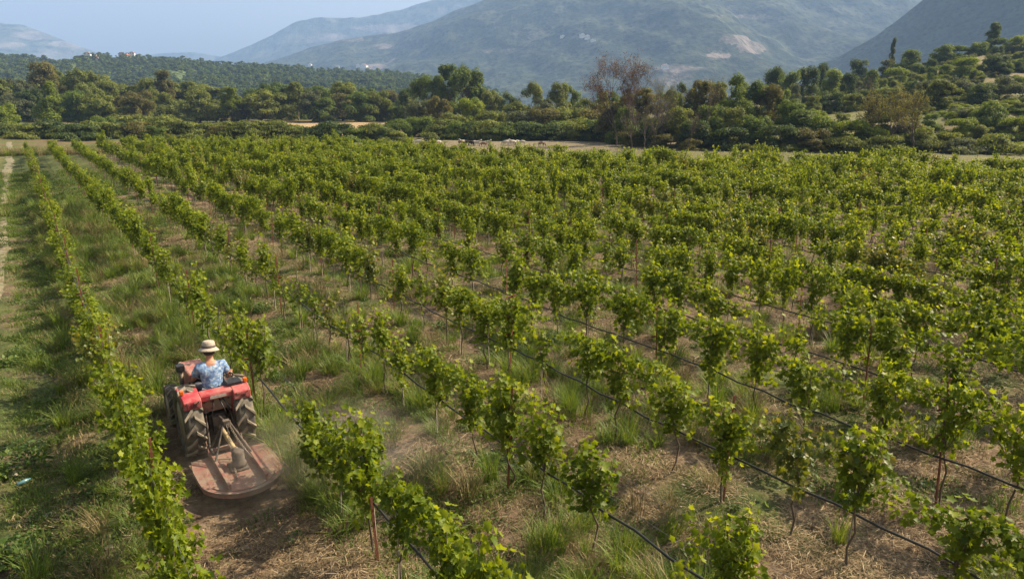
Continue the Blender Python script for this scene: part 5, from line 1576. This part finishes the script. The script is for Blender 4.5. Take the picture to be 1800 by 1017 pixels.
# ------------------------------------------------------------------ labels of the trees
KW = dict(olive='olive-green', green='mid-green', yellow='yellow-green', dark='dark green', brown='brownish', grey='grey-green')
WH = {g_belt: ('tree', 'in the tree belt across the valley'), g_pop: ('tree', 'of the tall trees beyond the sheep field'), g_mid: ('bush', 'of the bushes below the tree belt'),
      g_bank: ('bush', 'on the dark bank behind the sheep'), g_hedge: ('bramble bush', 'along the far end of the vine rows'),
      g_thick: ('tree', 'in the thicket right of the sheep'), g_hill: ('bush', 'on the dry hillside at the right')}
for g, (wd, wh) in WH.items():
    lst = sorted([o for o in TREES if o['_grp'] == g], key=lambda o: o['_px'])
    for k, o in enumerate(lst):
        o['label'] = f"{KW[o['_look']]} {wd}, {ordn(k + 1)} from the left {wh}"
for o in TREES:
    if o['_look'] == 'slender': o['label'] = 'slender pale green tree rising above the crest of the right hillside'
    if o['_look'] == 'thin': o['label'] = 'very thin grey-green tree against the dark wooded mountain slope'
for o in bpy.data.objects:
    for k_ in ('_px', '_look', '_grp'):
        if k_ in o: del o[k_]

# ------------------------------------------------------------------ dust behind the mower, and the haze of the valley
m, nt, N, L, b = newmat('dust_in_air'); N.remove(b)
pv_ = N.new('ShaderNodeVolumePrincipled'); pv_.inputs['Color'].default_value = (0.85, 0.78, 0.68, 1)
tc = N.new('ShaderNodeTexCoord'); no = N.new('ShaderNodeTexNoise'); no.inputs['Scale'].default_value = 1.6; no.inputs['Detail'].default_value = 3
L.new(tc.outputs['Object'], no.inputs['Vector'])
ln_ = N.new('ShaderNodeVectorMath'); ln_.operation = 'LENGTH'; L.new(tc.outputs['Object'], ln_.inputs[0])
m1 = N.new('ShaderNodeMapRange'); m1.inputs[1].default_value = 1.0; m1.inputs[2].default_value = 0.25; m1.inputs[3].default_value = 0; m1.inputs[4].default_value = 1
L.new(ln_.outputs['Value'], m1.inputs[0])
m2 = N.new('ShaderNodeMapRange'); m2.inputs[1].default_value = 0.40; m2.inputs[2].default_value = 0.68; m2.inputs[4].default_value = 0.32
L.new(no.outputs[0], m2.inputs[0])
mm = N.new('ShaderNodeMath'); mm.operation = 'MULTIPLY'; L.new(m1.outputs[0], mm.inputs[0]); L.new(m2.outputs[0], mm.inputs[1]); L.new(mm.outputs[0], pv_.inputs['Density'])
L.new(pv_.outputs[0], N['Material Output'].inputs['Volume'])
bm = _bm.new(); _bm.ops.create_icosphere(bm, subdivisions=3, radius=1)
me = bpy.data.meshes.new('dust_cloud'); bm.to_mesh(me); bm.free(); me.materials.append(m)
x, y = to_xy(3.5, 10.2)
o = link('dust_cloud', me, None, (x, y, .55), (0, 0, YAW - .35), (2.6, 1.7, .85)); tag(o, kind='stuff', label='thin brown dust drifting behind and right of the mower')
SC.cycles.volume_step_rate = 2.0

HAZE = 1.9e-4
m, nt, N, L, b = newmat('haze'); N.remove(b)
pv_ = N.new('ShaderNodeVolumePrincipled'); pv_.inputs['Color'].default_value = (0.35, 0.54, 0.90, 1); pv_.inputs['Density'].default_value = HAZE; pv_.inputs['Anisotropy'].default_value = 0.1
L.new(pv_.outputs[0], N['Material Output'].inputs['Volume'])
bb = MB(); bb.box(-8400, 8400, -60, 6000, -12, 960)
o = bb.build('haze', m); tag(o, kind='stuff')
